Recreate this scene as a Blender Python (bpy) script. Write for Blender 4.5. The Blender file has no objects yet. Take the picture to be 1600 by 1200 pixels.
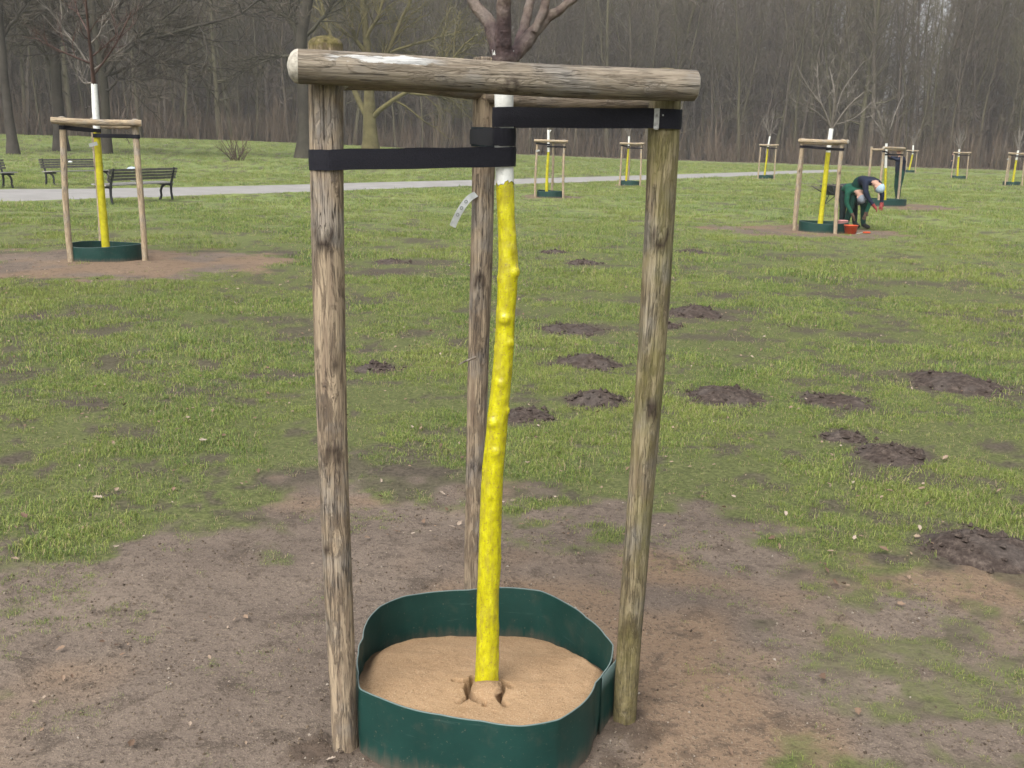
import bpy, bmesh, math, random
import numpy as np
from mathutils import Vector, Matrix

# ------------------------------------------------------------------ camera, world, sun, exposure
SC = bpy.context.scene
COL = SC.collection
PITCH, ROLL, FPX, EYE = math.radians(13.2), math.radians(1.35), 1600.0, 1.6
aF = np.array([0, math.cos(PITCH), -math.sin(PITCH)])
_R0 = np.array([1.0, 0, 0]); _U0 = np.array([0, math.sin(PITCH), math.cos(PITCH)])
aR = _R0 * math.cos(ROLL) + _U0 * math.sin(ROLL)
aU = _U0 * math.cos(ROLL) - _R0 * math.sin(ROLL)
EYEP = np.array([0, 0, EYE])
cam_d = bpy.data.cameras.new('camera'); cam = bpy.data.objects.new('camera', cam_d); COL.objects.link(cam)
cam_d.sensor_width = 36; cam_d.lens = 36.0 * FPX / 1600.0
cam_d.clip_start = 0.05; cam_d.clip_end = 3000
m = Matrix.Identity(4)
for i in range(3):
    m[i][0], m[i][1], m[i][2], m[i][3] = aR[i], aU[i], -aF[i], EYEP[i]
cam.matrix_world = m
SC.camera = cam

SUN_EL, SUN_AZ = 52.0, 205.0          # azimuth measured clockwise from +Y
world = bpy.data.worlds.new('World'); SC.world = world; world.use_nodes = True
wn = world.node_tree; wn.nodes.clear()
sky = wn.nodes.new('ShaderNodeTexSky'); sky.sky_type = 'NISHITA'; sky.sun_disc = False
sky.sun_elevation = math.radians(SUN_EL); sky.sun_rotation = math.radians(SUN_AZ)
sky.air_density = 1.0; sky.dust_density = 6.0; sky.ozone_density = 1.0
hs = wn.nodes.new('ShaderNodeHueSaturation'); hs.inputs['Saturation'].default_value = 0.28
bg = wn.nodes.new('ShaderNodeBackground'); bg.inputs['Strength'].default_value = 0.13
wo = wn.nodes.new('ShaderNodeOutputWorld')
wn.links.new(sky.outputs[0], hs.inputs['Color']); wn.links.new(hs.outputs[0], bg.inputs[0]); wn.links.new(bg.outputs[0], wo.inputs[0])
sun_d = bpy.data.lights.new('sun', 'SUN'); sun_d.energy = 0.9; sun_d.angle = math.radians(35); sun_d.color = (1, 0.965, 0.92)
sun = bpy.data.objects.new('sun', sun_d); COL.objects.link(sun)
_el, _az = math.radians(SUN_EL), math.radians(SUN_AZ)
sv = Vector((math.sin(_az) * math.cos(_el), math.cos(_az) * math.cos(_el), math.sin(_el)))
sun.rotation_euler = sv.to_track_quat('Z', 'Y').to_euler()
vs = SC.view_settings
vs.view_transform = 'Standard'; vs.look = 'None'; vs.gamma = 1; vs.use_curve_mapping = False
vs.exposure = 1.14

rs = np.random.RandomState(7)

# ------------------------------------------------------------------ photo pixel -> point in the place
def ray(x, y): return aF + aR * (x - 800) / FPX - aU * (y - 600) / FPX
def aty(x, y, Y):
    d = ray(x, y); return EYEP + d * (Y / d[1])
AZ_K = np.radians([-40, -26.6, -20, -14, -8, -4, 0, 6, 12, 26, 40])
AM_K = np.array([1.35, 1.35, 1.30, 1.22, 0.95, 0.65, 0.38, 0.15, 0.05, 0, 0])
def rise(x, y):
    """gentle rise of the park towards the wood on the left"""
    x = np.asarray(x, float); y = np.asarray(y, float)
    d = np.hypot(x, y); az = np.arctan2(x, y)
    t = np.clip((d - 48) / (118 - 48), 0, 1); s = t * t * (3 - 2 * t)
    return np.interp(az, AZ_K, AM_K) * s
def gpt(x, y, z=0.0):
    d = ray(x, y)
    if d[2] > -1e-4: d = d.copy(); d[2] = -1e-4
    t = (z - EYE) / d[2]
    P = EYEP + d * t
    if P[1] > 45 or P[1] < 0:
        ts = np.linspace(30, 200, 4000); Q = EYEP + d[None] * ts[:, None]
        below = Q[:, 2] < rise(Q[:, 0], Q[:, 1])
        P = Q[np.argmax(below)] if below.any() else Q[-1]
    return P

# ------------------------------------------------------------------ noise
def _hash(ix, iy, seed):
    n = (ix.astype(np.int64) * 374761393 + iy.astype(np.int64) * 668265263 + seed * 1442695041) & 0x7fffffff
    n = ((n ^ (n >> 13)) * 1274126177) & 0x7fffffff
    n = n ^ (n >> 16)
    return (n & 0xffff) / 65535.0
def vnoise(x, y, seed=0):
    x = np.asarray(x, float); y = np.asarray(y, float)
    ix, iy = np.floor(x), np.floor(y); fx, fy = x - ix, y - iy
    fx = fx * fx * (3 - 2 * fx); fy = fy * fy * (3 - 2 * fy)
    a = _hash(ix, iy, seed); b = _hash(ix + 1, iy, seed); c = _hash(ix, iy + 1, seed); d = _hash(ix + 1, iy + 1, seed)
    return a + (b - a) * fx + (c - a) * fy + (a - b - c + d) * fx * fy
def fbm(x, y, oct=4, seed=0):
    s, a, t = 0.0, 1.0, 0.0
    for i in range(oct):
        s = s + a * vnoise(x * 2 ** i + 17.3 * i, y * 2 ** i - 9.1 * i, seed + i); t += a; a *= 0.5
    return s / t
def smooth(a, b, x):
    t = np.clip((x - a) / (b - a), 0, 1); return t * t * (3 - 2 * t)

# ------------------------------------------------------------------ node helpers
def new_mat(name, rough=0.8, spec=0.3):
    mt = bpy.data.materials.new(name); mt.use_nodes = True
    b = mt.node_tree.nodes['Principled BSDF']
    b.inputs['Roughness'].default_value = rough; b.inputs['Specular IOR Level'].default_value = spec
    return mt, mt.node_tree, b
def nd(nt, t, **kw):
    n = nt.nodes.new(t)
    for k, v in kw.items(): setattr(n, k, v)
    return n
def lk(nt, a, b): nt.links.new(a, b)
def coords(nt, kind='Object', scale=(1, 1, 1)):
    tc = nd(nt, 'ShaderNodeTexCoord'); mp = nd(nt, 'ShaderNodeMapping')
    mp.inputs['Scale'].default_value = scale
    lk(nt, tc.outputs[kind], mp.inputs['Vector']); return mp.outputs[0]
def gpos(nt, scale=(1, 1, 1)):
    g = nd(nt, 'ShaderNodeNewGeometry'); mp = nd(nt, 'ShaderNodeMapping'); mp.inputs['Scale'].default_value = scale
    lk(nt, g.outputs['Position'], mp.inputs['Vector']); return mp.outputs[0]
def noise(nt, vec, scale, detail=4, rough=0.55, dist=0.0):
    n = nd(nt, 'ShaderNodeTexNoise'); n.inputs['Scale'].default_value = scale; n.inputs['Detail'].default_value = detail
    n.inputs['Roughness'].default_value = rough; n.inputs['Distortion'].default_value = dist
    lk(nt, vec, n.inputs['Vector']); return n.outputs['Fac']
def ramp(nt, fac, stops, interp='LINEAR'):
    r = nd(nt, 'ShaderNodeValToRGB'); cr = r.color_ramp; cr.interpolation = interp
    while len(cr.elements) < len(stops): cr.elements.new(0.5)
    for e, (p, c) in zip(cr.elements, stops):
        e.position = p; e.color = (*c, 1) if len(c) == 3 else c
    if fac is not None: lk(nt, fac, r.inputs[0])
    return r.outputs[0]
def rampf(nt, fac, a, b):
    n = nd(nt, 'ShaderNodeMapRange'); n.interpolation_type = 'SMOOTHSTEP'
    n.inputs['From Min'].default_value = a; n.inputs['From Max'].default_value = b
    lk(nt, fac, n.inputs['Value']); return n.outputs[0]
def mixc(nt, fac, a, b, mode='MIX'):
    n = nd(nt, 'ShaderNodeMix', data_type='RGBA', blend_type=mode)
    for s, v in ((n.inputs[0], fac), (n.inputs[6], a), (n.inputs[7], b)):
        if hasattr(v, 'is_output'): lk(nt, v, s)
        else: s.default_value = v if not isinstance(v, tuple) or len(v) == 4 else (*v, 1)
    return n.outputs[2]
def mth(nt, op, a, b=0.0):
    n = nd(nt, 'ShaderNodeMath', operation=op)
    for s, v in ((n.inputs[0], a), (n.inputs[1], b)):
        if hasattr(v, 'is_output'): lk(nt, v, s)
        else: s.default_value = v
    return n.outputs[0]
def attr(nt, name):
    n = nd(nt, 'ShaderNodeAttribute'); n.attribute_name = name; return n.outputs['Fac']
def bump(nt, b, h, strength=0.5, dist=0.01):
    n = nd(nt, 'ShaderNodeBump'); n.inputs['Strength'].default_value = strength; n.inputs['Distance'].default_value = dist
    lk(nt, h, n.inputs['Height']); lk(nt, n.outputs[0], b.inputs['Normal'])
def sepz(nt, vec):
    s = nd(nt, 'ShaderNodeSeparateXYZ'); lk(nt, vec, s.inputs[0]); return s.outputs

# ------------------------------------------------------------------ materials
def pole_mat(name, tan, brown, dark, green=0.0, white=None, grey=0.45, bark_amt=0.72):
    mt, nt, b = new_mat(name, 0.82, 0.25)
    v = coords(nt, 'Object', (1, 1, 1))
    n1 = noise(nt, coords(nt, 'Object', (55, 55, 5)), 1.0, 6, 0.68, 0.9); n2 = noise(nt, coords(nt, 'Object', (34, 34, 6.0)), 1.0, 6, 0.68, 1.3); n3 = noise(nt, v, 6.0, 4, 0.6)
    c = ramp(nt, n1, [(0.34, brown), (0.45, tuple((x + y) / 2 for x, y in zip(tan, brown))), (0.55, tan), (0.70, tuple(min(1, x * 1.22) for x in tan))])
    # remnants of bark: ragged darker patches along the grain
    bark = ramp(nt, n1, [(0.36, dark), (0.5, tuple(x * 0.55 for x in brown)), (0.66, brown)])
    c = mixc(nt, mth(nt, 'MULTIPLY', rampf(nt, n2, 0.505, 0.565), bark_amt), c, bark)
    g = tuple((tan[0] + tan[1] + tan[2]) / 3 * k for k in (0.98, 0.97, 0.93))
    c = mixc(nt, mth(nt, 'MULTIPLY', rampf(nt, n3, 0.46, 0.64), grey), c, g)
    fine = noise(nt, coords(nt, 'Object', (300, 300, 9)), 1.0, 4, 0.7)
    c = mixc(nt, mth(nt, 'MULTIPLY', rampf(nt, fine, 0.52, 0.62), 0.7), c, tuple(x * 1.1 for x in dark))
    ck = nd(nt, 'ShaderNodeMath', operation='ABSOLUTE'); lk(nt, mth(nt, 'SUBTRACT', noise(nt, coords(nt, 'Object', (75, 75, 2.0)), 1.0, 3, 0.6, 0.5), 0.5), ck.inputs[0])
    crack = mth(nt, 'MULTIPLY', rampf(nt, ck.outputs[0], 0.014, 0.004), rampf(nt, n3, 0.44, 0.54))
    c = mixc(nt, mth(nt, 'MULTIPLY', crack, 0.85), c, (0.03, 0.022, 0.017))
    if green:
        n4 = noise(nt, coords(nt, 'Object', (9, 9, 3.5)), 1.0, 5, 0.65)
        c = mixc(nt, mth(nt, 'MULTIPLY', rampf(nt, n4, 0.40, 0.66), green), c, (0.17, 0.155, 0.045))
    at = attr(nt, 'knot')
    c = mixc(nt, at, c, (0.045, 0.03, 0.022))
    if white:
        x0, x1 = white
        o = sepz(nt, coords(nt, 'Object'))
        wn_ = noise(nt, coords(nt, 'Object', (30, 30, 9)), 1.0, 5, 0.7)
        zr = mth(nt, 'MULTIPLY', rampf(nt, o[2], x0, x0 + 0.04), mth(nt, 'SUBTRACT', 1.0, rampf(nt, o[2], x1 - 0.08, x1)))
        w = mth(nt, 'MULTIPLY', rampf(nt, mth(nt, 'ADD', mth(nt, 'MULTIPLY', wn_, 0.9), mth(nt, 'MULTIPLY', attr(nt, 'smear'), 0.42)), 0.735, 0.775), zr)
        c = mixc(nt, w, c, (0.62, 0.62, 0.60))
    mo = attr(nt, 'moss')
    mn = noise(nt, v, 38.0, 4, 0.7)
    c = mixc(nt, mth(nt, 'MULTIPLY', mo, rampf(nt, mn, 0.25, 0.5)), c, ramp(nt, noise(nt, v, 90, 3), [(0.3, (0.075, 0.062, 0.022)), (0.7, (0.19, 0.16, 0.06))]))
    lk(nt, c, b.inputs['Base Color'])
    bump(nt, b, mth(nt, 'SUBTRACT', mth(nt, 'ADD', n1, mth(nt, 'ADD', mth(nt, 'MULTIPLY', fine, 0.3), mth(nt, 'MULTIPLY', rampf(nt, n2, 0.5, 0.56), 0.5))), mth(nt, 'MULTIPLY', crack, 0.8)), 0.8, 0.006)
    return mt
M = {}
M['post'] = pole_mat('weathered_post_wood', (0.40, 0.315, 0.215), (0.225, 0.165, 0.115), (0.075, 0.058, 0.045))
M['post_green'] = pole_mat('mossy_post_wood', (0.33, 0.275, 0.175), (0.175, 0.135, 0.085), (0.06, 0.048, 0.034), green=0.7)
M['bar'] = pole_mat('rail_wood', (0.345, 0.295, 0.225), (0.25, 0.205, 0.150), (0.13, 0.10, 0.075), white=(0.05, 0.34), grey=0.55, bark_amt=0.3)
M['bar_plain'] = pole_mat('plain_rail_wood', (0.40, 0.33, 0.25), (0.28, 0.22, 0.16), (0.13, 0.10, 0.075), grey=0.5, bark_amt=0.3)
M['post_far'] = pole_mat('pale_post_wood', (0.50, 0.40, 0.27), (0.36, 0.27, 0.17), (0.16, 0.12, 0.085), grey=0.4, bark_amt=0.4)

def simple(name, col, rough=0.7, spec=0.3, n_scale=40, var=0.25, bump_s=0.0, bump_scale=120, bd=0.003):
    mt, nt, b = new_mat(name, rough, spec)
    v = coords(nt, 'Object')
    n = noise(nt, v, n_scale, 4, 0.6)
    lo = tuple(x * (1 - var) for x in col); hi = tuple(min(1, x * (1 + var)) for x in col)
    lk(nt, ramp(nt, n, [(0.3, lo), (0.7, hi)]), b.inputs['Base Color'])
    if bump_s: bump(nt, b, noise(nt, v, bump_scale, 3), bump_s, bd)
    return mt
M['sawn'] = simple('sawn_end_wood', (0.42, 0.39, 0.33), 0.9, 0.15, 70, 0.42, 0.5)
M['strap'] = simple('black_woven_strap', (0.0115, 0.0115, 0.0175), 0.8, 0.25, 420, 0.6, 0.6, 420, 0.002)
M['strap_green'] = simple('dusty_strap', (0.022, 0.033, 0.04), 0.75, 0.3, 120, 0.35, 0.2, 500, 0.001)
M['nail'] = simple('galvanised_plate', (0.42, 0.42, 0.40), 0.5, 0.5, 90, 0.4)
M['tag'] = simple('grey_white_tag', (0.40, 0.42, 0.41), 0.5, 0.4, 60, 0.15)
M['print'] = simple('tag_print', (0.20, 0.215, 0.21), 0.6, 0.3)
M['leaf'] = None

def trunk_mat():
    mt, nt, b = new_mat('yellow_trunk_paint', 0.26, 0.55)
    v = coords(nt, 'Object'); o = sepz(nt, v)
    n = noise(nt, coords(nt, 'Object', (60, 60, 30)), 1.0, 5, 0.65)
    big = noise(nt, coords(nt, 'Object', (34, 34, 9)), 1.0, 5, 0.65)
    lent = noise(nt, coords(nt, 'Object', (70, 70, 190)), 1.0, 3, 0.6)
    c = ramp(nt, n, [(0.28, (0.32, 0.275, 0.012)), (0.42, (0.46, 0.415, 0.008)), (0.56, (0.58, 0.54, 0.008)), (0.72, (0.72, 0.69, 0.03))])
    c = mixc(nt, mth(nt, 'MULTIPLY', rampf(nt, big, 0.46, 0.62), 0.55), c, (0.40, 0.34, 0.04))
    sp = noise(nt, v, 170, 2, 0.5)
    c = mixc(nt, mth(nt, 'MULTIPLY', rampf(nt, sp, 0.60, 0.68), 0.6), c, (0.26, 0.17, 0.055))
    lk(nt, c, b.inputs['Base Color'])
    bump(nt, b, mth(nt, 'ADD', n, mth(nt, 'MULTIPLY', lent, 0.6)), 0.5, 0.003)
    return mt
M['yellow'] = trunk_mat()
M['yellow_far'] = simple('yellow_trunk_paint_far', (0.50, 0.45, 0.01), 0.5, 0.4, 14, 0.25)
def white_mat():
    mt, nt, b = new_mat('white_trunk_paint', 0.6, 0.3)
    v = coords(nt, 'Object')
    n = noise(nt, v, 65, 4, 0.65)
    c = ramp(nt, n, [(0.30, (0.45, 0.46, 0.42)), (0.42, (0.68, 0.69, 0.65)), (0.7, (0.78, 0.79, 0.76))])
    lk(nt, c, b.inputs['Base Color']); bump(nt, b, n, 0.5, 0.003)
    return mt
M['white'] = white_mat()
M['bark_young'] = simple('young_brown_bark', (0.125, 0.078, 0.062), 0.75, 0.3, 30, 0.45, 0.6, 90, 0.004)
M['bark_pale'] = simple('young_grey_bark', (0.21, 0.165, 0.135), 0.75, 0.3, 26, 0.35, 0.5, 90, 0.004)
M['bark_dark'] = simple('purple_dark_bark', (0.05, 0.030, 0.032), 0.65, 0.3, 40, 0.5, 0.6, 90, 0.004)
M['twig_red'] = simple('reddish_twig_bark', (0.10, 0.064, 0.054), 0.8, 0.2, 10, 0.3)
M['twig_grey'] = simple('grey_twig_bark', (0.20, 0.18, 0.155), 0.8, 0.2, 10, 0.3)

def ring_mat():
    mt, nt, b = new_mat('green_plastic_sheet', 0.5, 0.25)
    v = coords(nt, 'Object')
    n = noise(nt, v, 9, 4, 0.6); n2 = noise(nt, coords(nt, 'Object', (60, 60, 8)), 1.0, 4, 0.6)
    c = ramp(nt, n, [(0.3, (0.008, 0.041, 0.034)), (0.7, (0.012, 0.054, 0.045))])
    o = sepz(nt, v)
    dirt = mth(nt, 'MULTIPLY', rampf(nt, mth(nt, 'ADD', mth(nt, 'MULTIPLY', n2, 0.09), mth(nt, 'MULTIPLY', o[2], -1.0)), -0.015, 0.05), 0.7)
    c = mixc(nt, dirt, c, (0.13, 0.10, 0.075))
    sp = noise(nt, v, 110, 2); sc_ = noise(nt, coords(nt, 'Object', (6, 6, 90)), 1.0, 4, 0.7)
    c = mixc(nt, mth(nt, 'MULTIPLY', rampf(nt, sp, 0.67, 0.73), 0.5), c, (0.15, 0.13, 0.10))
    c = mixc(nt, mth(nt, 'MULTIPLY', rampf(nt, sc_, 0.62, 0.70), 0.22), c, (0.09, 0.14, 0.13))
    c = mixc(nt, mth(nt, 'MULTIPLY', rampf(nt, noise(nt, v, 13, 5, 0.7), 0.52, 0.72), 0.20), c, (0.11, 0.095, 0.07))
    c = mixc(nt, mth(nt, 'MULTIPLY', attr(nt, 'rim'), 0.75), c, (0.20, 0.26, 0.25))
    lk(nt, c, b.inputs['Base Color']); bump(nt, b, noise(nt, v, 25, 3), 0.10, 0.004)
    return mt
M['ring'] = ring_mat()
def sand_mat():
    mt, nt, b = new_mat('ochre_sand', 0.95, 0.1)
    v = coords(nt, 'Object')
    n = noise(nt, v, 7, 4); f = noise(nt, v, 260, 3, 0.7); f2 = noise(nt, v, 90, 3, 0.7)
    c = ramp(nt, n, [(0.3, (0.335, 0.215, 0.118)), (0.7, (0.42, 0.28, 0.16))])
    c = mixc(nt, mth(nt, 'MULTIPLY', rampf(nt, f, 0.5, 0.66), 0.45), c, (0.62, 0.48, 0.32))
    c = mixc(nt, mth(nt, 'MULTIPLY', rampf(nt, f2, 0.56, 0.7), 0.5), c, (0.16, 0.097, 0.05))
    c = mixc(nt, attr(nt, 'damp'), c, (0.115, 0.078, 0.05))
    lk(nt, c, b.inputs['Base Color'])
    bump(nt, b, mth(nt, 'ADD', f, f2), 0.6, 0.006)
    return mt
M['sand'] = sand_mat()
def soil_mat():
    mt, nt, b = new_mat('molehill_soil', 0.95, 0.1)
    v = gpos(nt)
    n = noise(nt, v, 28, 5, 0.7); n2 = noise(nt, v, 5, 3)
    c = ramp(nt, n, [(0.3, (0.034, 0.025, 0.021)), (0.52, (0.075, 0.058, 0.049)), (0.72, (0.16, 0.128, 0.106))])
    c = mixc(nt, mth(nt, 'MULTIPLY', rampf(nt, n2, 0.45, 0.65), 0.35), c, (0.12, 0.105, 0.095))
    lk(nt, c, b.inputs['Base Color']); bump(nt, b, n, 0.9, 0.02)
    return mt
M['soil'] = soil_mat()
def crumb_mat():
    mt, nt, b = new_mat('soil_crumb', 0.95, 0.1)
    oi = nd(nt, 'ShaderNodeObjectInfo')
    c = ramp(nt, oi.outputs['Random'], [(0.0, (0.06, 0.046, 0.035)), (0.5, (0.125, 0.097, 0.072)), (0.85, (0.20, 0.155, 0.11)), (0.98, (0.34, 0.30, 0.25))])
    lk(nt, c, b.inputs['Base Color']); return mt
M['crumb'] = crumb_mat()
def grass_mat():
    mt, nt, b = new_mat('grass_blade', 0.55, 0.3)
    t = attr(nt, 'tone'); pos = gpos(nt)
    big = noise(nt, pos, 0.9, 4, 0.6); big2 = noise(nt, pos, 0.23, 3, 0.6)
    oi = nd(nt, 'ShaderNodeObjectInfo')
    f = mth(nt, 'ADD', mth(nt, 'MULTIPLY', t, 0.55), mth(nt, 'MULTIPLY', big, 0.45))
    c = ramp(nt, f, [(0.16, (0.044, 0.088, 0.026)), (0.34, (0.104, 0.168, 0.040)), (0.54, (0.198, 0.262, 0.058)), (0.72, (0.315, 0.340, 0.092)), (0.86, (0.385, 0.355, 0.155))])
    c = mixc(nt, mth(nt, 'MULTIPLY', rampf(nt, big2, 0.40, 0.66), 0.55), c, (0.225, 0.258, 0.060))
    c = mixc(nt, rampf(nt, t, 0.90, 0.93), c, (0.36, 0.285, 0.17))
    lk(nt, c, b.inputs['Base Color'])
    tr = nd(nt, 'ShaderNodeBsdfTranslucent'); lk(nt, c, tr.inputs[0])
    mx = nd(nt, 'ShaderNodeMixShader'); mx.inputs[0].default_value = 0.25
    lk(nt, b.outputs[0], mx.inputs[1]); lk(nt, tr.outputs[0], mx.inputs[2])
    lk(nt, mx.outputs[0], nt.nodes['Material Output'].inputs[0])
    return mt
M['grass'] = grass_mat()
def leaf_mat():
    mt, nt, b = new_mat('dead_leaf', 0.8, 0.2)
    oi = nd(nt, 'ShaderNodeObjectInfo')
    c = ramp(nt, oi.outputs['Random'], [(0.0, (0.11, 0.07, 0.048)), (0.35, (0.23, 0.155, 0.105)), (0.75, (0.31, 0.235, 0.17)), (1.0, (0.42, 0.35, 0.28))])
    n = noise(nt, coords(nt, 'Object'), 60, 3)
    c = mixc(nt, mth(nt, 'MULTIPLY', rampf(nt, n, 0.5, 0.7), 0.5), c, (0.15, 0.09, 0.06))
    lk(nt, c, b.inputs['Base Color']); return mt
M['leaf'] = leaf_mat()
def ground_mat():
    mt, nt, b = new_mat('park_ground', 0.95, 0.12)
    p = gpos(nt); d = attr(nt, 'dirt'); w = attr(nt, 'wood'); og = attr(nt, 'sandy')
    n0 = noise(nt, p, 0.22, 4); n1 = noise(nt, p, 1.1, 5, 0.65); n2 = noise(nt, p, 7, 5, 0.65); n3 = noise(nt, p, 45, 4, 0.7); n4 = noise(nt, p, 160, 2, 0.7)
    # turf seen between the blades, and beyond them
    g = ramp(nt, n2, [(0.28, (0.066, 0.084, 0.036)), (0.45, (0.112, 0.148, 0.052)), (0.6, (0.162, 0.198, 0.068)), (0.78, (0.215, 0.232, 0.095))])
    g = mixc(nt, mth(nt, 'MULTIPLY', rampf(nt, n0, 0.40, 0.62), 0.5), g, (0.195, 0.226, 0.072))
    g = mixc(nt, mth(nt, 'MULTIPLY', rampf(nt, n1, 0.56, 0.72), 0.38), g, (0.120, 0.118, 0.065))
    g = mixc(nt, mth(nt, 'MULTIPLY', rampf(nt, n1, 0.45, 0.30), 0.4), g, (0.095, 0.145, 0.05))
    near = attr(nt, 'near')
    g = mixc(nt, near, g, ramp(nt, n3, [(0.3, (0.046, 0.052, 0.022)), (0.55, (0.095, 0.108, 0.040)), (0.8, (0.170, 0.155, 0.078))]))
    # bare, trodden soil
    s = ramp(nt, n1, [(0.3, (0.094, 0.074, 0.060)), (0.5, (0.130, 0.103, 0.083)), (0.7, (0.162, 0.129, 0.102))])
    s = mixc(nt, mth(nt, 'MULTIPLY', og, 0.65), s, (0.195, 0.130, 0.080))
    s = mixc(nt, mth(nt, 'MULTIPLY', rampf(nt, n2, 0.52, 0.66), 0.6), s, (0.055, 0.043, 0.034))
    s = mixc(nt, mth(nt, 'MULTIPLY', rampf(nt, n3, 0.52, 0.62), 0.55), s, (0.052, 0.041, 0.032))
    s = mixc(nt, mth(nt, 'MULTIPLY', rampf(nt, n4, 0.56, 0.68), 0.6), s, (0.25, 0.205, 0.15))
    g = mixc(nt, mth(nt, 'MULTIPLY', attr(nt, 'worn'), 0.9), g, ramp(nt, n3, [(0.3, (0.036, 0.028, 0.023)), (0.7, (0.10, 0.080, 0.066))]))
    c = mixc(nt, rampf(nt, mth(nt, 'ADD', d, mth(nt, 'MULTIPLY', mth(nt, 'SUBTRACT', n2, 0.5), 0.9)), 0.15, 0.80), g, s)
    lit = ramp(nt, n2, [(0.3, (0.085, 0.060, 0.045)), (0.7, (0.16, 0.115, 0.085))])
    c = mixc(nt, mth(nt, 'MULTIPLY', attr(nt, 'turned'), 0.75), c, ramp(nt, n3, [(0.3, (0.028, 0.020, 0.015)), (0.7, (0.085, 0.062, 0.046))]))
    c = mixc(nt, w, c, lit)
    lk(nt, c, b.inputs['Base Color'])
    bump(nt, b, mth(nt, 'ADD', mth(nt, 'MULTIPLY', n2, 1.0), mth(nt, 'ADD', mth(nt, 'MULTIPLY', n3, 0.35), mth(nt, 'MULTIPLY', n4, 0.12))), 0.8, 0.03)
    return mt
M['ground'] = ground_mat()
def path_mat():
    mt, nt, b = new_mat('pale_gravel_path', 0.95, 0.1)
    p = gpos(nt)
    n = noise(nt, p, 1.2, 4, 0.6); f = noise(nt, p, 60, 3, 0.7)
    c = ramp(nt, n, [(0.3, (0.26, 0.252, 0.24)), (0.7, (0.33, 0.322, 0.308))])
    c = mixc(nt, mth(nt, 'MULTIPLY', rampf(nt, f, 0.5, 0.7), 0.4), c, (0.27, 0.255, 0.235))
    lk(nt, c, b.inputs['Base Color']); bump(nt, b, f, 0.4, 0.01); return mt
M['path'] = path_mat()
def wood_bark(name, base, green, gfac, tall=True):
    mt, nt, b = new_mat(name, 0.9, 0.15)
    p = gpos(nt); oi = nd(nt, 'ShaderNodeObjectInfo')
    n = noise(nt, p, 1.3, 4, 0.65); n2 = noise(nt, p, 0.16, 2, 0.5)
    c = ramp(nt, n, [(0.3, tuple(x * 0.6 for x in base)), (0.7, tuple(x * 1.35 for x in base))])
    k = mth(nt, 'ADD', mth(nt, 'MULTIPLY', oi.outputs['Random'], 0.5), mth(nt, 'MULTIPLY', n2, 0.6))
    c = mixc(nt, mth(nt, 'MULTIPLY', rampf(nt, k, 0.35, 0.75), gfac), c, green)
    lk(nt, c, b.inputs['Base Color']); bump(nt, b, noise(nt, gpos(nt, (6, 6, 1)), 1.5, 3), 0.5, 0.05)
    return mt
M['forest'] = wood_bark('forest_bark', (0.080, 0.066, 0.052), (0.092, 0.086, 0.046), 0.85)
M['forest_twig'] = wood_bark('forest_twig', (0.120, 0.098, 0.080), (0.122, 0.110, 0.066), 0.7)
M['shrub_twig'] = wood_bark('undergrowth_twig', (0.120, 0.084, 0.064), (0.110, 0.096, 0.056), 0.45)
M['park_bark'] = wood_bark('park_tree_bark', (0.058, 0.051, 0.042), (0.070, 0.068, 0.040), 0.7)
M['park_bark_moss'] = wood_bark('mossy_tree_bark', (0.150, 0.130, 0.058), (0.165, 0.150, 0.058), 0.8)
M['park_twig_moss'] = wood_bark('mossy_twig', (0.125, 0.118, 0.070), (0.125, 0.12, 0.066), 0.7)
M['bench_wood'] = simple('grey_bench_slat', (0.145, 0.135, 0.125), 0.8, 0.2, 12, 0.3)
M['bench_seat'] = simple('skylit_bench_seat', (0.34, 0.33, 0.31), 0.75, 0.3, 12, 0.2)  # paler than the back slats: skylight on the seat put into the colour
M['iron'] = simple('dark_cast_iron', (0.022, 0.024, 0.028), 0.6, 0.4, 20, 0.3)
M['paper'] = simple('white_paper', (0.72, 0.74, 0.76), 0.7, 0.2, 20, 0.1)
M['blue_paper'] = simple('pale_blue_plastic', (0.42, 0.50, 0.55), 0.6, 0.3, 20, 0.1)
M['jacket_green'] = simple('green_work_jacket', (0.012, 0.085, 0.052), 0.85, 0.2, 8, 0.35)
M['navy'] = simple('navy_cloth', (0.014, 0.020, 0.040), 0.85, 0.2, 10, 0.35)
M['trousers'] = simple('dark_green_trousers', (0.010, 0.050, 0.038), 0.85, 0.2, 8, 0.35)
M['trousers_dark'] = simple('dark_trousers', (0.016, 0.028, 0.028), 0.85, 0.2, 8, 0.35)
M['skin'] = simple('skin', (0.50, 0.30, 0.22), 0.6, 0.3, 20, 0.1)
M['boot'] = simple('black_boot', (0.015, 0.015, 0.013), 0.6, 0.3)
M['glove'] = simple('brown_glove', (0.10, 0.065, 0.045), 0.8, 0.2)
M['red_glove'] = simple('red_glove', (0.26, 0.05, 0.045), 0.7, 0.2)
M['beanie_grey'] = simple('grey_knit', (0.24, 0.27, 0.31), 0.9, 0.1, 50, 0.2)
M['beanie_blue'] = simple('pale_blue_knit', (0.38, 0.50, 0.58), 0.9, 0.1, 50, 0.2)
M['hair'] = simple('brown_hair', (0.10, 0.045, 0.03), 0.7, 0.3)
M['orange'] = simple('orange_plastic', (0.60, 0.09, 0.03), 0.45, 0.4, 10, 0.12)
M['pink'] = simple('pale_red_plastic', (0.62, 0.30, 0.28), 0.5, 0.4, 10, 0.12)
M['barrow'] = simple('dark_grey_tray', (0.045, 0.052, 0.062), 0.6, 0.3, 8, 0.25)
M['rubber'] = simple('black_rubber', (0.014, 0.014, 0.014), 0.8, 0.2)

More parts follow.
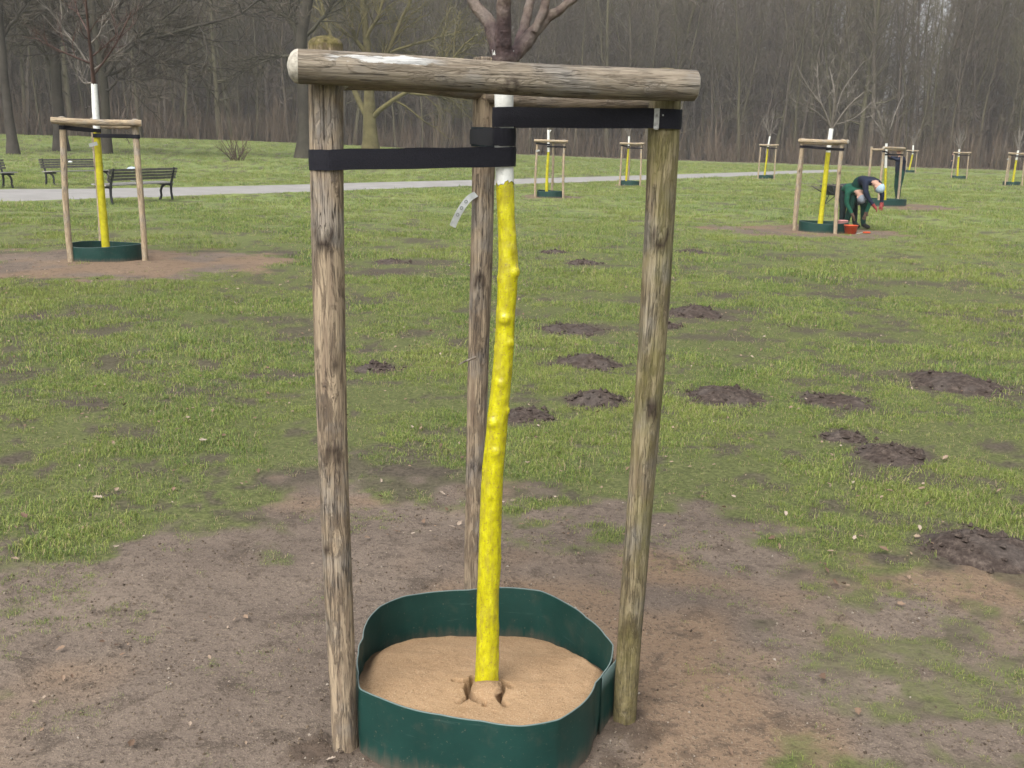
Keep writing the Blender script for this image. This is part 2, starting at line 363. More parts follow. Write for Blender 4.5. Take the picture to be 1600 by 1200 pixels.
def tone_down(names, k):
    # overall albedo of a finish
    for n in names:
        nt = M[n].node_tree; b = nt.nodes['Principled BSDF'].inputs['Base Color']
        if b.is_linked:
            src = b.links[0].from_socket; out = mixc(nt, 1.0, src, (k, k, k), 'MULTIPLY'); lk(nt, out, b)
tone_down([n for n in M if n not in ('grass', 'ground', 'white')], 0.80)
tone_down(['white'], 0.9); tone_down(['bar', 'bar_plain'], 0.82)

# ------------------------------------------------------------------ mesh helper
class Geo:
    def __init__(s): s.V = []; s.T = []; s.Q = []; s.n = 0; s.A = {}
    def add(s, v, tris=None, quads=None, mi=0, smooth=True, **att):
        v = np.asarray(v, float).reshape(-1, 3)
        if tris is not None and len(tris):
            t = np.asarray(tris, int).reshape(-1, 3); s.T.append((t + s.n, mi, smooth))
        if quads is not None and len(quads):
            q = np.asarray(quads, int).reshape(-1, 4); s.Q.append((q + s.n, mi, smooth))
        for k, a in att.items(): s.A.setdefault(k, []).append((s.n, np.broadcast_to(np.asarray(a, float), (len(v),))))
        s.V.append(v); s.n += len(v)
    def mesh(s, name, mats):
        me = bpy.data.meshes.new(name)
        V = np.concatenate(s.V).astype(np.float32)
        loops, tot, mi, sm = [], [], [], []
        for (arr, m_, k_), w in [(x, 3) for x in s.T] + [(x, 4) for x in s.Q]:
            loops.append(arr.ravel()); tot.append(np.full(len(arr), w)); mi.append(np.full(len(arr), m_)); sm.append(np.full(len(arr), k_))
        loops = np.concatenate(loops).astype(np.int32); tot = np.concatenate(tot).astype(np.int32)
        start = np.concatenate([[0], np.cumsum(tot)[:-1]]).astype(np.int32)
        me.vertices.add(len(V)); me.vertices.foreach_set('co', V.ravel())
        me.loops.add(len(loops)); me.loops.foreach_set('vertex_index', loops)
        me.polygons.add(len(tot)); me.polygons.foreach_set('loop_start', start); me.polygons.foreach_set('loop_total', tot)
        me.polygons.foreach_set('material_index', np.concatenate(mi).astype(np.int32))
        me.polygons.foreach_set('use_smooth', np.concatenate(sm).astype(bool))
        for k, lst in s.A.items():
            a = np.zeros(len(V), np.float32)
            for i, x in lst: a[i:i + len(x)] = x
            me.attributes.new(k, 'FLOAT', 'POINT').data.foreach_set('value', a)
        for mt in (mats if isinstance(mats, (list, tuple)) else [mats]): me.materials.append(mt)
        me.update(); me.validate()
        return me
    def build(s, name, mats, parent=None, loc=None):
        o = bpy.data.objects.new(name, s.mesh(name, mats)); COL.objects.link(o)
        if parent is not None: o.parent = parent
        if loc is not None: o.location = tuple(loc)
        return o
def tag(o, label=None, cat=None, group=None, kind=None):
    if label: o['label'] = label
    if cat: o['category'] = cat
    if group: o['group'] = group
    if kind: o['kind'] = kind
    return o
def empty(name, loc, rz=0.0):
    o = bpy.data.objects.new(name, None); COL.objects.link(o); o.location = tuple(loc); o.rotation_euler = (0, 0, rz)
    o.empty_display_size = 0.2; return o

def frames(P):
    P = np.asarray(P, float); n = len(P)
    T = np.gradient(P, axis=0) if n > 2 else np.repeat((P[1] - P[0])[None], n, 0)
    T = T / (np.linalg.norm(T, axis=1, keepdims=True) + 1e-12)
    a = np.array([0, 0, 1.0]) if abs(T[0][2]) < 0.8 else np.array([1.0, 0, 0])
    N = np.zeros_like(P); b = np.cross(T[0], a); N[0] = b / np.linalg.norm(b)
    for i in range(1, n):
        v = N[i - 1] - T[i] * np.dot(N[i - 1], T[i]); N[i] = v / (np.linalg.norm(v) + 1e-12)
    return T, N, np.cross(T, N)
def grid_faces(n, k, closed=True):
    i = np.arange(n - 1)[:, None]; j = np.arange(k if closed else k - 1)[None]; j2 = (j + 1) % k
    return np.stack([i * k + j, i * k + j2, (i + 1) * k + j2, (i + 1) * k + j], -1).reshape(-1, 4)
def tube(g, P, r, sides=8, caps=True, mi=0, smooth=True, cap_mi=None, **att):
    P = np.asarray(P, float); n = len(P); r = np.broadcast_to(np.asarray(r, float), (n,))
    T, N, B = frames(P); th = np.arange(sides) * 2 * np.pi / sides
    ring = N[:, None] * np.cos(th)[None, :, None] + B[:, None] * np.sin(th)[None, :, None]
    V = (P[:, None] + ring * r[:, None, None]).reshape(-1, 3)
    g.add(V, quads=grid_faces(n, sides), mi=mi, smooth=smooth, **att)
    if caps:
        for e in (0, n - 1):
            c = V[e * sides:(e + 1) * sides]
            t = [(0, (i + 1) % sides + 1, i + 1) if e == 0 else (0, i + 1, (i + 1) % sides + 1) for i in range(sides)]
            g.add(np.vstack([P[e], c]), tris=t, mi=cap_mi if cap_mi is not None else mi, smooth=False)
def resample(P, r, n):
    P = np.asarray(P, float); s = np.concatenate([[0], np.cumsum(np.linalg.norm(np.diff(P, axis=0), axis=1))])
    t = np.linspace(0, s[-1], n)
    # smooth: catmull-rom-like through cubic interpolation of each coordinate
    def cr(y):
        y = np.asarray(y, float); m_ = np.gradient(y, s) if len(s) > 2 else np.full(len(s), (y[-1] - y[0]) / s[-1])
        i = np.clip(np.searchsorted(s, t, 'right') - 1, 0, len(s) - 2); h = s[i + 1] - s[i]; u = (t - s[i]) / h
        return ((2 * u**3 - 3 * u**2 + 1) * y[i] + (u**3 - 2 * u**2 + u) * h * m_[i] + (-2 * u**3 + 3 * u**2) * y[i + 1] + (u**3 - u**2) * h * m_[i + 1])
    return np.stack([cr(P[:, k]) for k in range(3)], 1), np.interp(t, s, r), t
def box(g, c, s, rot=None, mi=0, bev=0.0):
    x, y, z = np.asarray(s, float) / 2
    V = np.array([[a * x, b * y, d * z] for a in (-1, 1) for b in (-1, 1) for d in (-1, 1)])
    if rot is not None: V = V @ np.asarray(rot).T
    g.add(V + np.asarray(c), quads=[(0, 1, 3, 2), (4, 6, 7, 5), (0, 4, 5, 1), (2, 3, 7, 6), (0, 2, 6, 4), (1, 5, 7, 3)], mi=mi, smooth=False)
def ellipsoid(g, c, r, nu=14, nv=9, mi=0, fn=None, **att):
    u = np.arange(nu) * 2 * np.pi / nu; v = np.linspace(0, np.pi, nv)
    D = np.stack([np.sin(v)[:, None] * np.cos(u), np.sin(v)[:, None] * np.sin(u), np.cos(v)[:, None] * np.ones(nu)], -1).reshape(-1, 3)
    V = D * np.asarray(r)
    if fn is not None: V = fn(V, D)
    g.add(V + np.asarray(c), quads=grid_faces(nv, nu), mi=mi, **att)

# a pole: local z runs along it, so the grain follows
def pole(name, A, B, r0, r1, mat, parent, seed=0, knots=(), bend=0.006, moss_top=0.0, smear=False, dome=(0.004, 0.006), sides=28, rings=70, sawn=None, mossy_base=0.0):
    A = np.asarray(A, float); B = np.asarray(B, float); L = np.linalg.norm(B - A)
    rr = np.random.RandomState(seed); g = Geo(); qd = Vector(B - A).normalized().to_track_quat('Z', 'Y')
    z = np.linspace(0, L, rings); th = np.arange(sides) * 2 * np.pi / sides
    R = (r0 + (r1 - r0) * z / L)[:, None] * np.ones(sides)
    Z, TH = np.meshgrid(z, th, indexing='ij')
    R = R * (1 + 0.05 * (fbm(TH * 1.2 + seed, Z * 2.2, 3, seed) - 0.5) * 2 + 0.035 * (vnoise(np.cos(TH) * 6 + 9, np.sin(TH) * 6 + Z * 7, seed + 5) - 0.5))
    kn = np.zeros_like(R)
    for (zz, tt, sz, amp) in knots:
        lv = qd.inverted() @ Vector((math.sin(tt), -math.cos(tt), 0) if not isinstance(tt, tuple) else tt); tt = math.atan2(lv.y, lv.x)
        dt = (TH - tt + np.pi) % (2 * np.pi) - np.pi
        dd = np.hypot((Z - zz), dt * R) / sz
        R = R + amp * np.exp(-dd**2)
        kn = np.maximum(kn, np.exp(-((dd - 0.95) / 0.33)**2) * 0.95)
    ox = bend * np.sin(np.pi * z / L + rr.rand()) ; oy = bend * np.sin(1.4 * np.pi * z / L + rr.rand() * 3)
    ox -= np.interp(z, [0, L], [ox[0], ox[-1]]); oy -= np.interp(z, [0, L], [oy[0], oy[-1]])
    V = np.stack([R * np.cos(TH) + ox[:, None], R * np.sin(TH) + oy[:, None], Z], -1).reshape(-1, 3)
    moss = (smooth(L - 0.03, L, Z) * moss_top + (1 - smooth(0.0, 0.75, Z)) * mossy_base).ravel()
    # smear: facing -local x upper side
    lv = qd.inverted() @ Vector((0, -0.8, 0.6)); sa = math.atan2(lv.y, lv.x)
    sm = (np.exp(-((((TH - sa + np.pi) % (2 * np.pi)) - np.pi) / 0.5)**2)).ravel() if smear else np.zeros(len(V))
    g.add(V, quads=grid_faces(rings, sides), knot=kn.ravel(), moss=moss, smear=sm)
    for e, h in ((0, -dome[0]), (rings - 1, dome[1])):
        ring = V[e * sides:(e + 1) * sides]; c = ring.mean(0); zdir = np.array([0, 0, 1.0])
        lay = [ring]
        for q in (0.93, 0.75, 0.5, 0.22):
            lay.append(c + (ring - c) * q + zdir * h * math.sqrt(max(0, 1 - q * q)))
        lay.append(np.repeat((c + zdir * h)[None], sides, 0))
        VV = np.concatenate(lay); VV[:, 2] += 0.0012 * (rr.rand(len(VV)) - 0.5)
        f = grid_faces(6, sides)
        g.add(VV, quads=f if e else f[:, ::-1], mi=1, smooth=True, knot=0, moss=moss_top if e else 0, smear=0)
    me = g.mesh(name, [mat, sawn or mat])
    o = bpy.data.objects.new(name, me); COL.objects.link(o)
    d = Vector(B - A).normalized(); q = d.to_track_quat('Z', 'Y')
    base = Vector(A) - (Vector(parent.location) if parent else Vector((0, 0, 0)))
    o.location = base; o.rotation_mode = 'QUATERNION'; o.rotation_quaternion = q
    if parent: o.parent = parent
    return o

def belt(name, C1, r1, C2, r2, h, mat, parent, thick=0.0025, dz1=0.0, dz2=0.0, sag=0.0):
    """a flat strap looped round two upright round things"""
    C1 = np.asarray(C1, float); C2 = np.asarray(C2, float)
    d = (C2 - C1)[:2]; D = np.linalg.norm(d); a0 = math.atan2(d[1], d[0]); be = math.acos((r1 - r2) / D)
    P = []
    for t in np.linspace(a0 + be, a0 + 2 * np.pi - be, 22): P.append((*(C1[:2] + r1 * np.array([math.cos(t), math.sin(t)])), C1[2]))
    k1 = len(P)
    e = P[-1]
    arc2 = [(*(C2[:2] + r2 * np.array([math.cos(t), math.sin(t)])), C2[2]) for t in np.linspace(a0 - be, a0 + be, 18)]
    for t in np.linspace(0, 1, 16)[1:-1]:
        q = np.array(e) * (1 - t) + np.array(arc2[0]) * t; q[2] -= sag * 4 * t * (1 - t); P.append(tuple(q))
    P += arc2
    e = P[-1]
    for t in np.linspace(0, 1, 16)[1:-1]:
        q = np.array(e) * (1 - t) + np.array(P[0]) * t; q[2] -= sag * 4 * t * (1 - t); P.append(tuple(q))
    P = np.array(P) - np.array(parent.location); n = len(P)
    T = np.roll(P, -1, 0) - np.roll(P, 1, 0); T[:, 2] = 0; T /= np.linalg.norm(T, axis=1, keepdims=True)
    N = np.stack([T[:, 1], -T[:, 0], np.zeros(n)], 1)
    up = np.array([0, 0, 1.0]); g = Geo(); wob = 0.0032 * (fbm(np.arange(n) * 0.35, np.zeros(n), 2, 3) - 0.5)[:, None] * up
    prof = [(-thick, -h / 2), (0, -h / 2), (0.0008, 0), (0, h / 2), (-thick, h / 2)]
    V = np.stack([P + N * (a + 0.0015 + thick) + up * b + wob for a, b in prof], 1)  # n x 5 x 3
    k = 5
    i = np.arange(n)[:, None]; j = np.arange(k)[None]; i2 = (i + 1) % n; j2 = (j + 1) % k
    f = np.stack([i * k + j, i2 * k + j, i2 * k + j2, i * k + j2], -1).reshape(-1, 4)
    g.add(V.reshape(-1, 3), quads=f, smooth=False)
    return g.build(name, mat, parent)

# ------------------------------------------------------------------ bare-tree growth
def limb_pts(p, d, L, rr, n=5, wob=0.12, up=0.08):
    P = [np.array(p, float)]; d = np.array(d, float); d /= np.linalg.norm(d)
    for _ in range(n):
        d = d + rr.normal(0, wob, 3) + np.array([0, 0, up]); d /= np.linalg.norm(d)
        P.append(P[-1] + d * L / n)
    return np.array(P)
def side_dir(T, rr, ang):
    a = rr.normal(0, 1, 3); a -= T * a.dot(T); a /= np.linalg.norm(a) + 1e-9
    return T * math.cos(ang) + a * math.sin(ang)
def slivers(g, P0, P1, w, rr, mi):
    P0 = np.asarray(P0); P1 = np.asarray(P1); n = len(P0)
    if n == 0: return
    d = P1 - P0; a = np.cross(d, rr.normal(0, 1, (n, 3))); a /= np.linalg.norm(a, axis=1, keepdims=True) + 1e-9
    mid = P0 * 0.45 + P1 * 0.55 + rr.normal(0, 0.06, (n, 3)) * np.linalg.norm(d, axis=1, keepdims=True)
    w = np.broadcast_to(np.asarray(w, float), (n,))[:, None]
    V = np.stack([P0 - a * w / 2, P0 + a * w / 2, mid + a * w * 0.33, mid - a * w * 0.33, P1], 1).reshape(-1, 3)
    k = np.arange(n)[:, None] * 5
    g.add(V, tris=(k + np.array([[3, 2, 4]])), quads=(k + np.array([[0, 1, 2, 3]])), mi=mi, smooth=False)
def foliate(g, P, r, rr, n_sub, sub_len, n_twig, twig_len, twig_w, mi=1, start=0.2, up=0.05, ang=(0.5, 1.1), bmi=0):
    """bare side branches with twigs along a limb"""
    P = np.asarray(P); s = np.concatenate([[0], np.cumsum(np.linalg.norm(np.diff(P, axis=0), axis=1))]); Lt = s[-1]
    a0, a1 = [], []
    for i in range(n_sub):
        t = start + (1 - start) * (i + rr.rand()) / n_sub
        q = np.array([np.interp(t * Lt, s, P[:, k]) for k in range(3)]); k = min(len(P) - 2, np.searchsorted(s, t * Lt, 'right') - 1)
        T = P[k + 1] - P[k]; T = T / np.linalg.norm(T)
        d = side_dir(T, rr, rr.uniform(*ang)); L = sub_len * rr.uniform(0.5, 1.15) * (1.1 - 0.5 * t)
        rb = max(twig_w * 0.9, np.interp(t * Lt, s, r) * 0.45)
        S = limb_pts(q, d, L, rr, 4, 0.16, up)
        tube(g, S, np.linspace(rb, twig_w * 0.45, 5), 3, False, mi=bmi)
        for _ in range(n_twig):
            u = rr.uniform(0.15, 1.0) * 4; j = min(3, int(u)); b = S[j] + (S[j + 1] - S[j]) * (u - j)
            T2 = (S[j + 1] - S[j]); T2 = T2 / np.linalg.norm(T2)
            a0.append(b); a1.append(b + side_dir(T2, rr, rr.uniform(0.3, 1.0)) * twig_len * rr.uniform(0.4, 1.2) + np.array([0, 0, up * twig_len]))
    slivers(g, a0, a1, twig_w, rr, mi)

# ================================================================== LARGE STRUCTURE
# ---- the ring outline of the nearest tree, and bare earth round every young tree
RIM_PX = [(562, 1079), (560, 1052), (560, 1023), (566, 998), (572, 975), (595, 946), (634, 928), (676, 921), (732, 920), (795, 918), (844, 923), (882, 942), (914, 968), (945, 996), (958, 1010), (954, 1031), (941, 1047), (928, 1063), (907, 1098), (872, 1121), (816, 1129), (753, 1122), (690, 1115), (627, 1105), (592, 1093)]
RIMZ = 0.188
RIM = np.array([gpt(x, y, RIMZ)[:2] for x, y in RIM_PX]); RC = np.array([-0.05, 2.69])
_a = np.arctan2(RIM[:, 1] - RC[1], RIM[:, 0] - RC[0]); _o = np.argsort(_a); RA = _a[_o]; RRAD = np.hypot(*(RIM - RC).T)[_o]
def ring_r(th):
    th = (np.asarray(th) + np.pi) % (2 * np.pi) - np.pi
    return np.interp(th, np.concatenate([RA - 2 * np.pi, RA, RA + 2 * np.pi]), np.tile(RRAD, 3))
DIRT_PX = [(-60, 930), (0, 905), (90, 870), (180, 838), (270, 835), (350, 838), (420, 812), (450, 775), (490, 755), (560, 750), (640, 757), (720, 768), (800, 785), (880, 800), (960, 812), (1060, 800), (1140, 815), (1210, 840), (1260, 880), (1320, 930), (1370, 985), (1420, 1060), (1440, 1130), (1420, 1199)]
DP = np.array([gpt(x, y)[:2] for x, y in DIRT_PX]); DC = np.array([-0.05, 2.55])
_a = np.arctan2(DP[:, 1] - DC[1], DP[:, 0] - DC[0]); _o = np.argsort(_a)
DA = np.concatenate([[-2.2, -1.5, -0.9], _a[_o][(_a[_o] > -0.8) & (_a[_o] < 3.1)], [3.4, 3.7]])
DR = np.concatenate([[1.6, 1.5, 1.5], np.hypot(*(DP - DC).T)[_o][(_a[_o] > -0.8) & (_a[_o] < 3.1)], [1.8, 1.7]])
_k = np.argsort(DA); DA, DR = DA[_k], DR[_k]

# frames of the other young trees: left foot, right foot, back foot or None (photo pixels)
FR = {
    'A': dict(L=(111, 409), R=(227, 408), top=(178, 180)),
    'B': dict(L=(836, 309), R=(880, 308)), 'C': dict(L=(968, 291), R=(1000, 290)),
    'D': dict(L=(1241, 360), R=(1305, 366)), 'E': dict(L=(1184, 280), R=(1209, 279)),
    'F': dict(L=(1372, 322), R=(1402, 320)), 'G': dict(L=(1414, 269), R=(1431, 270)),
    'H': dict(L=(1486, 280), R=(1509, 279)), 'I': dict(L=(1570, 291), R=(1597, 289)),
}
for k, f in FR.items():
    l, r_ = gpt(*f['L']), gpt(*f['R'])
    if k not in 'ADF':
        Ym = (l[1] + r_[1]) / 2; l = np.array([aty(*f['L'], Ym)[0], Ym, 0]); r_ = np.array([aty(*f['R'], Ym)[0], Ym + 0.12 * (ord(k) % 3 - 1), 0])
    f['l'], f['r'] = l, r_
    d = (r_ - l)[:2]; D = np.linalg.norm(d); 
    if k == 'F':
        bb = np.array([aty(1354, 300, l[1] + 0.55)[0], l[1] + 0.55])
    elif k == 'D': bb = np.array([l[0] + 0.20, l[1] + 0.72])
    elif k == 'A': bb = np.array([aty(159, 385, l[1] + 0.85)[0], l[1] + 0.85])
    else:
        pr = np.array([-d[1], d[0]]); bb = (l + r_)[:2] / 2 + pr * 0.86
    f['b'] = np.array([*bb, 0]); f['c'] = (l[:2] + r_[:2] + bb) / 3; f['D'] = D
PATCH = [(FR['A']['c'][0] + 0.25, FR['A']['c'][1] - 0.3, 2.05, 1.75), (FR['D']['c'][0] + 0.1, FR['D']['c'][1] - 0.1, 2.0, 1.6), (FR['B']['c'][0], FR['B']['c'][1], 0.95, 1.1),
         (FR['C']['c'][0], FR['C']['c'][1], 0.9, 1.1), (FR['F']['c'][0] + 0.6, FR['F']['c'][1] - 0.4, 1.5, 1.8), (FR['E']['c'][0], FR['E']['c'][1], 0.9, 1.3),
         (FR['H']['c'][0], FR['H']['c'][1], 0.9, 1.2), (FR['I']['c'][0], FR['I']['c'][1], 1.2, 1.5), (FR['G']['c'][0], FR['G']['c'][1], 1.0, 1.5)]
# worn marks in the turf (photo pixels, half widths in px)
WORN = [(280, 614, 55, 8), (140, 634, 48, 9), (420, 586, 45, 6), (480, 585, 28, 5), (620, 425, 60, 6), (640, 410, 40, 4), (585, 425, 40, 6), (660, 740, 70, 12), (480, 745, 60, 14), (70, 495, 40, 7), (570, 545, 30, 5), (1330, 462, 60, 5), (1580, 492, 30, 7),
        (1165, 825, 40, 12), (1120, 462, 40, 5), (860, 570, 30, 6), (440, 395, 45, 3), (410, 362, 20, 2), (1560, 700, 25, 6), (1390, 870, 30, 8), (15, 720, 22, 8), (75, 730, 16, 10), (170, 770, 22, 6), (1250, 900, 30, 10)]
WW = []
for x, y, hw, hh in WORN:
    c = gpt(x, y); e = gpt(x + hw, y); u = gpt(x, y - hh); WW.append((c[0], c[1], np.linalg.norm(e - c), max(0.05, abs(u[1] - c[1]))))
# molehills: px centre, half width px, label
MOLE = [
    (1490, 600, 68, 'broad dark molehill alone in the lawn above the largest one at the right edge'),
    (1135, 622, 56, 'grey-brown molehill just right of the green stained stake'),
    (1300, 629, 50, 'low grey molehill between two others on the right lawn, flat topped'),
    (1398, 712, 58, 'dark crumbly molehill with a pale leaf lying at its right end'),
    (1322, 684, 32, 'small ragged molehill touching the upper left of a darker one'),
    (1528, 860, 88, 'largest and nearest dark molehill at the right edge beside the bare soil'),
    (936, 624, 44, 'brown molehill left of the green stained stake, below a flatter one'),
    (822, 649, 40, 'dark molehill showing just right of the yellow trunk'),
    (920, 569, 48, 'flat streaky molehill above the brown one, left of the green stained stake'),
    (893, 513, 47, 'thin grey molehill higher up the lawn between yellow trunk and right stake'),
    (587, 576, 34, 'small reddish brown molehill just right of the left stake'),
    (1085, 489, 45, 'flat dark molehill just right of the right stake, high on the lawn'),
    (910, 412, 23, 'tiny dark molehill left of the right stake, lower of two'),
    (866, 395, 18, 'tiniest dark molehill right of the yellow trunk, upper of two'),
    (1082, 394, 24, 'small far molehill right of the right stake below the path'),
    (612, 409, 26, 'small far molehill between left stake and back stake'),
    (1040, 509, 22, 'little brown molehill touching the right stake'),
]
MM = []
for x, y, hw, lab in MOLE:
    c = gpt(x, y); MM.append((c[0], c[1], hw * c[1] / 1600.0 * 1.24))
def dirt_at(x, y):
    x = np.asarray(x, float); y = np.asarray(y, float)
    th = np.arctan2(y - DC[1], x - DC[0]); th = np.where(th < -2.45, th + 2 * np.pi, th)
    R = np.interp(th, DA, DR); d = np.hypot(x - DC[0], y - DC[1])
    n = fbm(x * 2.3, y * 2.3, 4, 11) - 0.5; n2 = fbm(x * 7, y * 7, 3, 15) - 0.5
    v = smooth(0.42, -0.38, (d - R) + 0.07 + n * 1.1 + n2 * 1.0)
    for (cx, cy, rx, ry) in PATCH:
        q = np.hypot((x - cx) / rx, (y - cy) / ry) - 1
        v = np.maximum(v, smooth(0.25, -0.25, q + n * 1.0 + n2 * 0.35))
    # half-worn turf to the right of the nearest ring
    rg = smooth(0.6, 1.0, x) * smooth(3.0, 2.2, x) * smooth(4.3, 3.5, y) * smooth(1.8, 2.2, y)
    v = np.maximum(v, rg * (0.42 + 0.4 * smooth(0.42, 0.60, fbm(x * 7 + 7, y * 7, 4, 19))))
    return v
def worn_at(x, y):
    x = np.asarray(x, float); y = np.asarray(y, float); v = np.zeros(np.shape(x)); n2 = fbm(x * 6, y * 6, 4, 15) - 0.5
    for (cx, cy, rx, ry) in WW:
        q = np.hypot((x - cx) / rx, (y - cy) / ry) - 1
        v = np.maximum(v, smooth(0.5, -0.5, q + n2 * 2.2))
    v = np.maximum(v, 0.9 * smooth(0.60, 0.68, fbm(x * 2.4 + 11, y * 2.4, 4, 43)) * 0.9)
    v = np.maximum(v, 0.8 * smooth(0.64, 0.72, fbm(x * 6.5 + 3, y * 6.5, 3, 47)))
    for (cx, cy, rx) in MM:
        v = np.maximum(v, smooth(1.25, 0.85, np.hypot(x - cx, y - cy) / rx + n2))
    return v
FEET = [(-0.424, 2.452, 0.09), (-0.50, 2.44, 0.10), (0.342, 2.622, 0.075), (0.39, 2.56, 0.08), (0.30, 2.42, 0.06)]
def turned_at(x, y):
    n = fbm(x * 16, y * 16, 4, 23) - 0.5; v = np.zeros(np.shape(x))
    for fx, fy, rr_ in FEET: v = np.maximum(v, smooth(1.15, 0.35, np.hypot(x - fx, y - fy) / rr_ + n * 1.6))
    th = np.arctan2(y - RC[1], x - RC[0]); e = np.hypot(x - RC[0], y - RC[1]) - ring_r(th)
    return np.maximum(v, 0.8 * smooth(0.05, 0.0, e + n * 0.06))
def path_edges():
    near = [(-400, 340), (-150, 326), (0, 317), (170, 312), (300, 307), (450, 302), (600, 296.5), (800, 289), (1000, 282), (1100, 278.5), (1180, 275), (1250, 271.5), (1310, 269.5)]
    far = [(-400, 310), (-150, 301), (0, 295), (170, 294), (300, 292), (450, 288.5), (600, 284.5), (800, 279.5), (1000, 274), (1100, 271), (1180, 268.5), (1250, 266.5), (1310, 265)]
    return np.array([gpt(*p)[:2] for p in near]), np.array([gpt(*p)[:2] for p in far])
PN, PF = path_edges()
def micro(x, y):
    """unevenness of the ground near the camera"""
    d = np.hypot(x, y); k = 1 - smooth(25, 60, d)
    di = dirt_at(x, y)
    z = k * (0.045 * (fbm(x * 0.5, y * 0.5, 3, 31) - 0.5) + 0.028 * (fbm(x * 2.2, y * 2.2, 3, 33) - 0.5) * (1 + 0.3 * di)) + 0.016 * (fbm(x * 9, y * 9, 3, 35) - 0.5) * (1 - smooth(8, 18, d))
    # keep the feet of the nearest frame level
    e = np.hypot(x - RC[0], y - RC[1]); z = z * (0.25 + 0.75 * smooth(0.35, 0.8, e))
    # soil thrown up round stake feet
    for fx, fy, fr in FEET:
        z = z + 0.030 * np.exp(-(((x - fx)**2 + (y - fy)**2) / fr**2)) * (fbm(x * 28, y * 28, 3, 41) - 0.12)
    return z
def gz(x, y): return micro(x, y) + rise(x, y)

# ---- ground: one sheet, fine in front of the camera
def build_ground():
    az = np.radians(np.concatenate([np.linspace(-180, -46, 40), np.linspace(-44, 44, 420), np.linspace(46, 180, 40)[:-1]]))
    rad = np.concatenate([[0.0, 0.6], np.geomspace(1.1, 40, 330), np.geomspace(42, 200, 50), np.geomspace(240, 2500, 12)])
    Rr, Aa = np.meshgrid(rad, az, indexing='ij'); X = Rr * np.sin(Aa); Y = Rr * np.cos(Aa)
    x, y = X.ravel(), Y.ravel()
    z = gz(x, y)
    di = dirt_at(x, y); d = np.hypot(x, y); aa = np.arctan2(x, y)
    edge = np.interp(aa, np.radians([-40, -26, 0, 26, 40]), [118, 118, 128, 130, 130])
    wood = smooth(-3, 3, d - edge + 6 * (fbm(x * 0.15, y * 0.15, 3, 51) - 0.5))
    sandy = smooth(0.47, 0.68, fbm(x * 1.6 + 3, y * 1.6, 3, 61) + 0.13 * smooth(0.4, 1.6, x) * (y < 8) + 0.10 * (y > 9))
    g = Geo(); g.add(np.stack([x, y, z], 1), quads=grid_faces(len(rad), len(az)), dirt=di, wood=wood, sandy=sandy, worn=worn_at(x, y), turned=turned_at(x, y), near=1 - smooth(10, 30, d))
    o = g.build('ground', M['ground']); o['kind'] = 'structure'
build_ground()
def build_path():
    n = 160
    def rs_(P):
        s = np.linspace(0, 1, len(P)); t = np.linspace(0, 1, n); return np.stack([np.interp(t, s, P[:, 0]), np.interp(t, s, P[:, 1])], 1)
    a, b = rs_(PN), rs_(PF); V = []
    for k in range(7):
        q = a + (b - a) * k / 6
        if k in (0, 6): q = q + ((vnoise(q[:, 0] * 1.2, q[:, 1] * 1.2, 5) - 0.5) * 0.5)[:, None] * (b - a) / np.linalg.norm(b - a, axis=1, keepdims=True)
        zz = rise(q[:, 0], q[:, 1]) + np.maximum(0, micro(q[:, 0], q[:, 1])) + (0.03 if 0 < k < 6 else -0.06) + 0.004
        V.append(np.column_stack([q, zz]))
    V = np.stack(V, 1).reshape(-1, 3)
    g = Geo(); g.add(V, quads=grid_faces(n, 7, False)); o = g.build('path', M['path']); o['kind'] = 'structure'
build_path()

# ---- scatter (real instances) for uncountable stuff
def scatter(name, pts, rot, scl, idx, meshes, kind='stuff', label=None):
    col = bpy.data.collections.new(name + '_kinds')
    for i, me in enumerate(meshes):
        col.objects.link(bpy.data.objects.new('%s_kind' % name, me))
    me = bpy.data.meshes.new(name); me.vertices.add(len(pts)); me.vertices.foreach_set('co', np.asarray(pts, np.float32).ravel())
    me.attributes.new('rot', 'FLOAT_VECTOR', 'POINT').data.foreach_set('vector', np.asarray(rot, np.float32).ravel())
    me.attributes.new('scl', 'FLOAT', 'POINT').data.foreach_set('value', np.asarray(scl, np.float32))
    me.attributes.new('idx', 'INT', 'POINT').data.foreach_set('value', np.asarray(idx, np.int32))
    o = bpy.data.objects.new(name, me); COL.objects.link(o)
    ng = bpy.data.node_groups.new(name, 'GeometryNodeTree')
    ng.interface.new_socket('Geometry', in_out='INPUT', socket_type='NodeSocketGeometry')
    ng.interface.new_socket('Geometry', in_out='OUTPUT', socket_type='NodeSocketGeometry')
    N = ng.nodes; gi = N.new('NodeGroupInput'); go = N.new('NodeGroupOutput')
    ci = N.new('GeometryNodeCollectionInfo'); ci.inputs['Collection'].default_value = col
    ci.inputs['Separate Children'].default_value = True; ci.inputs['Reset Children'].default_value = True
    ip = N.new('GeometryNodeInstanceOnPoints'); ip.inputs['Pick Instance'].default_value = True
    def at(n, t):
        a = N.new('GeometryNodeInputNamedAttribute'); a.data_type = t; a.inputs['Name'].default_value = n; return a.outputs['Attribute']
    L = ng.links
    L.new(gi.outputs[0], ip.inputs['Points']); L.new(ci.outputs[0], ip.inputs['Instance'])
    L.new(at('idx', 'INT'), ip.inputs['Instance Index']); L.new(at('rot', 'FLOAT_VECTOR'), ip.inputs['Rotation']); L.new(at('scl', 'FLOAT'), ip.inputs['Scale'])
    L.new(ip.outputs[0], go.inputs[0])
    md = o.modifiers.new('scatter', 'NODES'); md.node_group = ng
    o['kind'] = kind
    if label: o['label'] = label
    return o

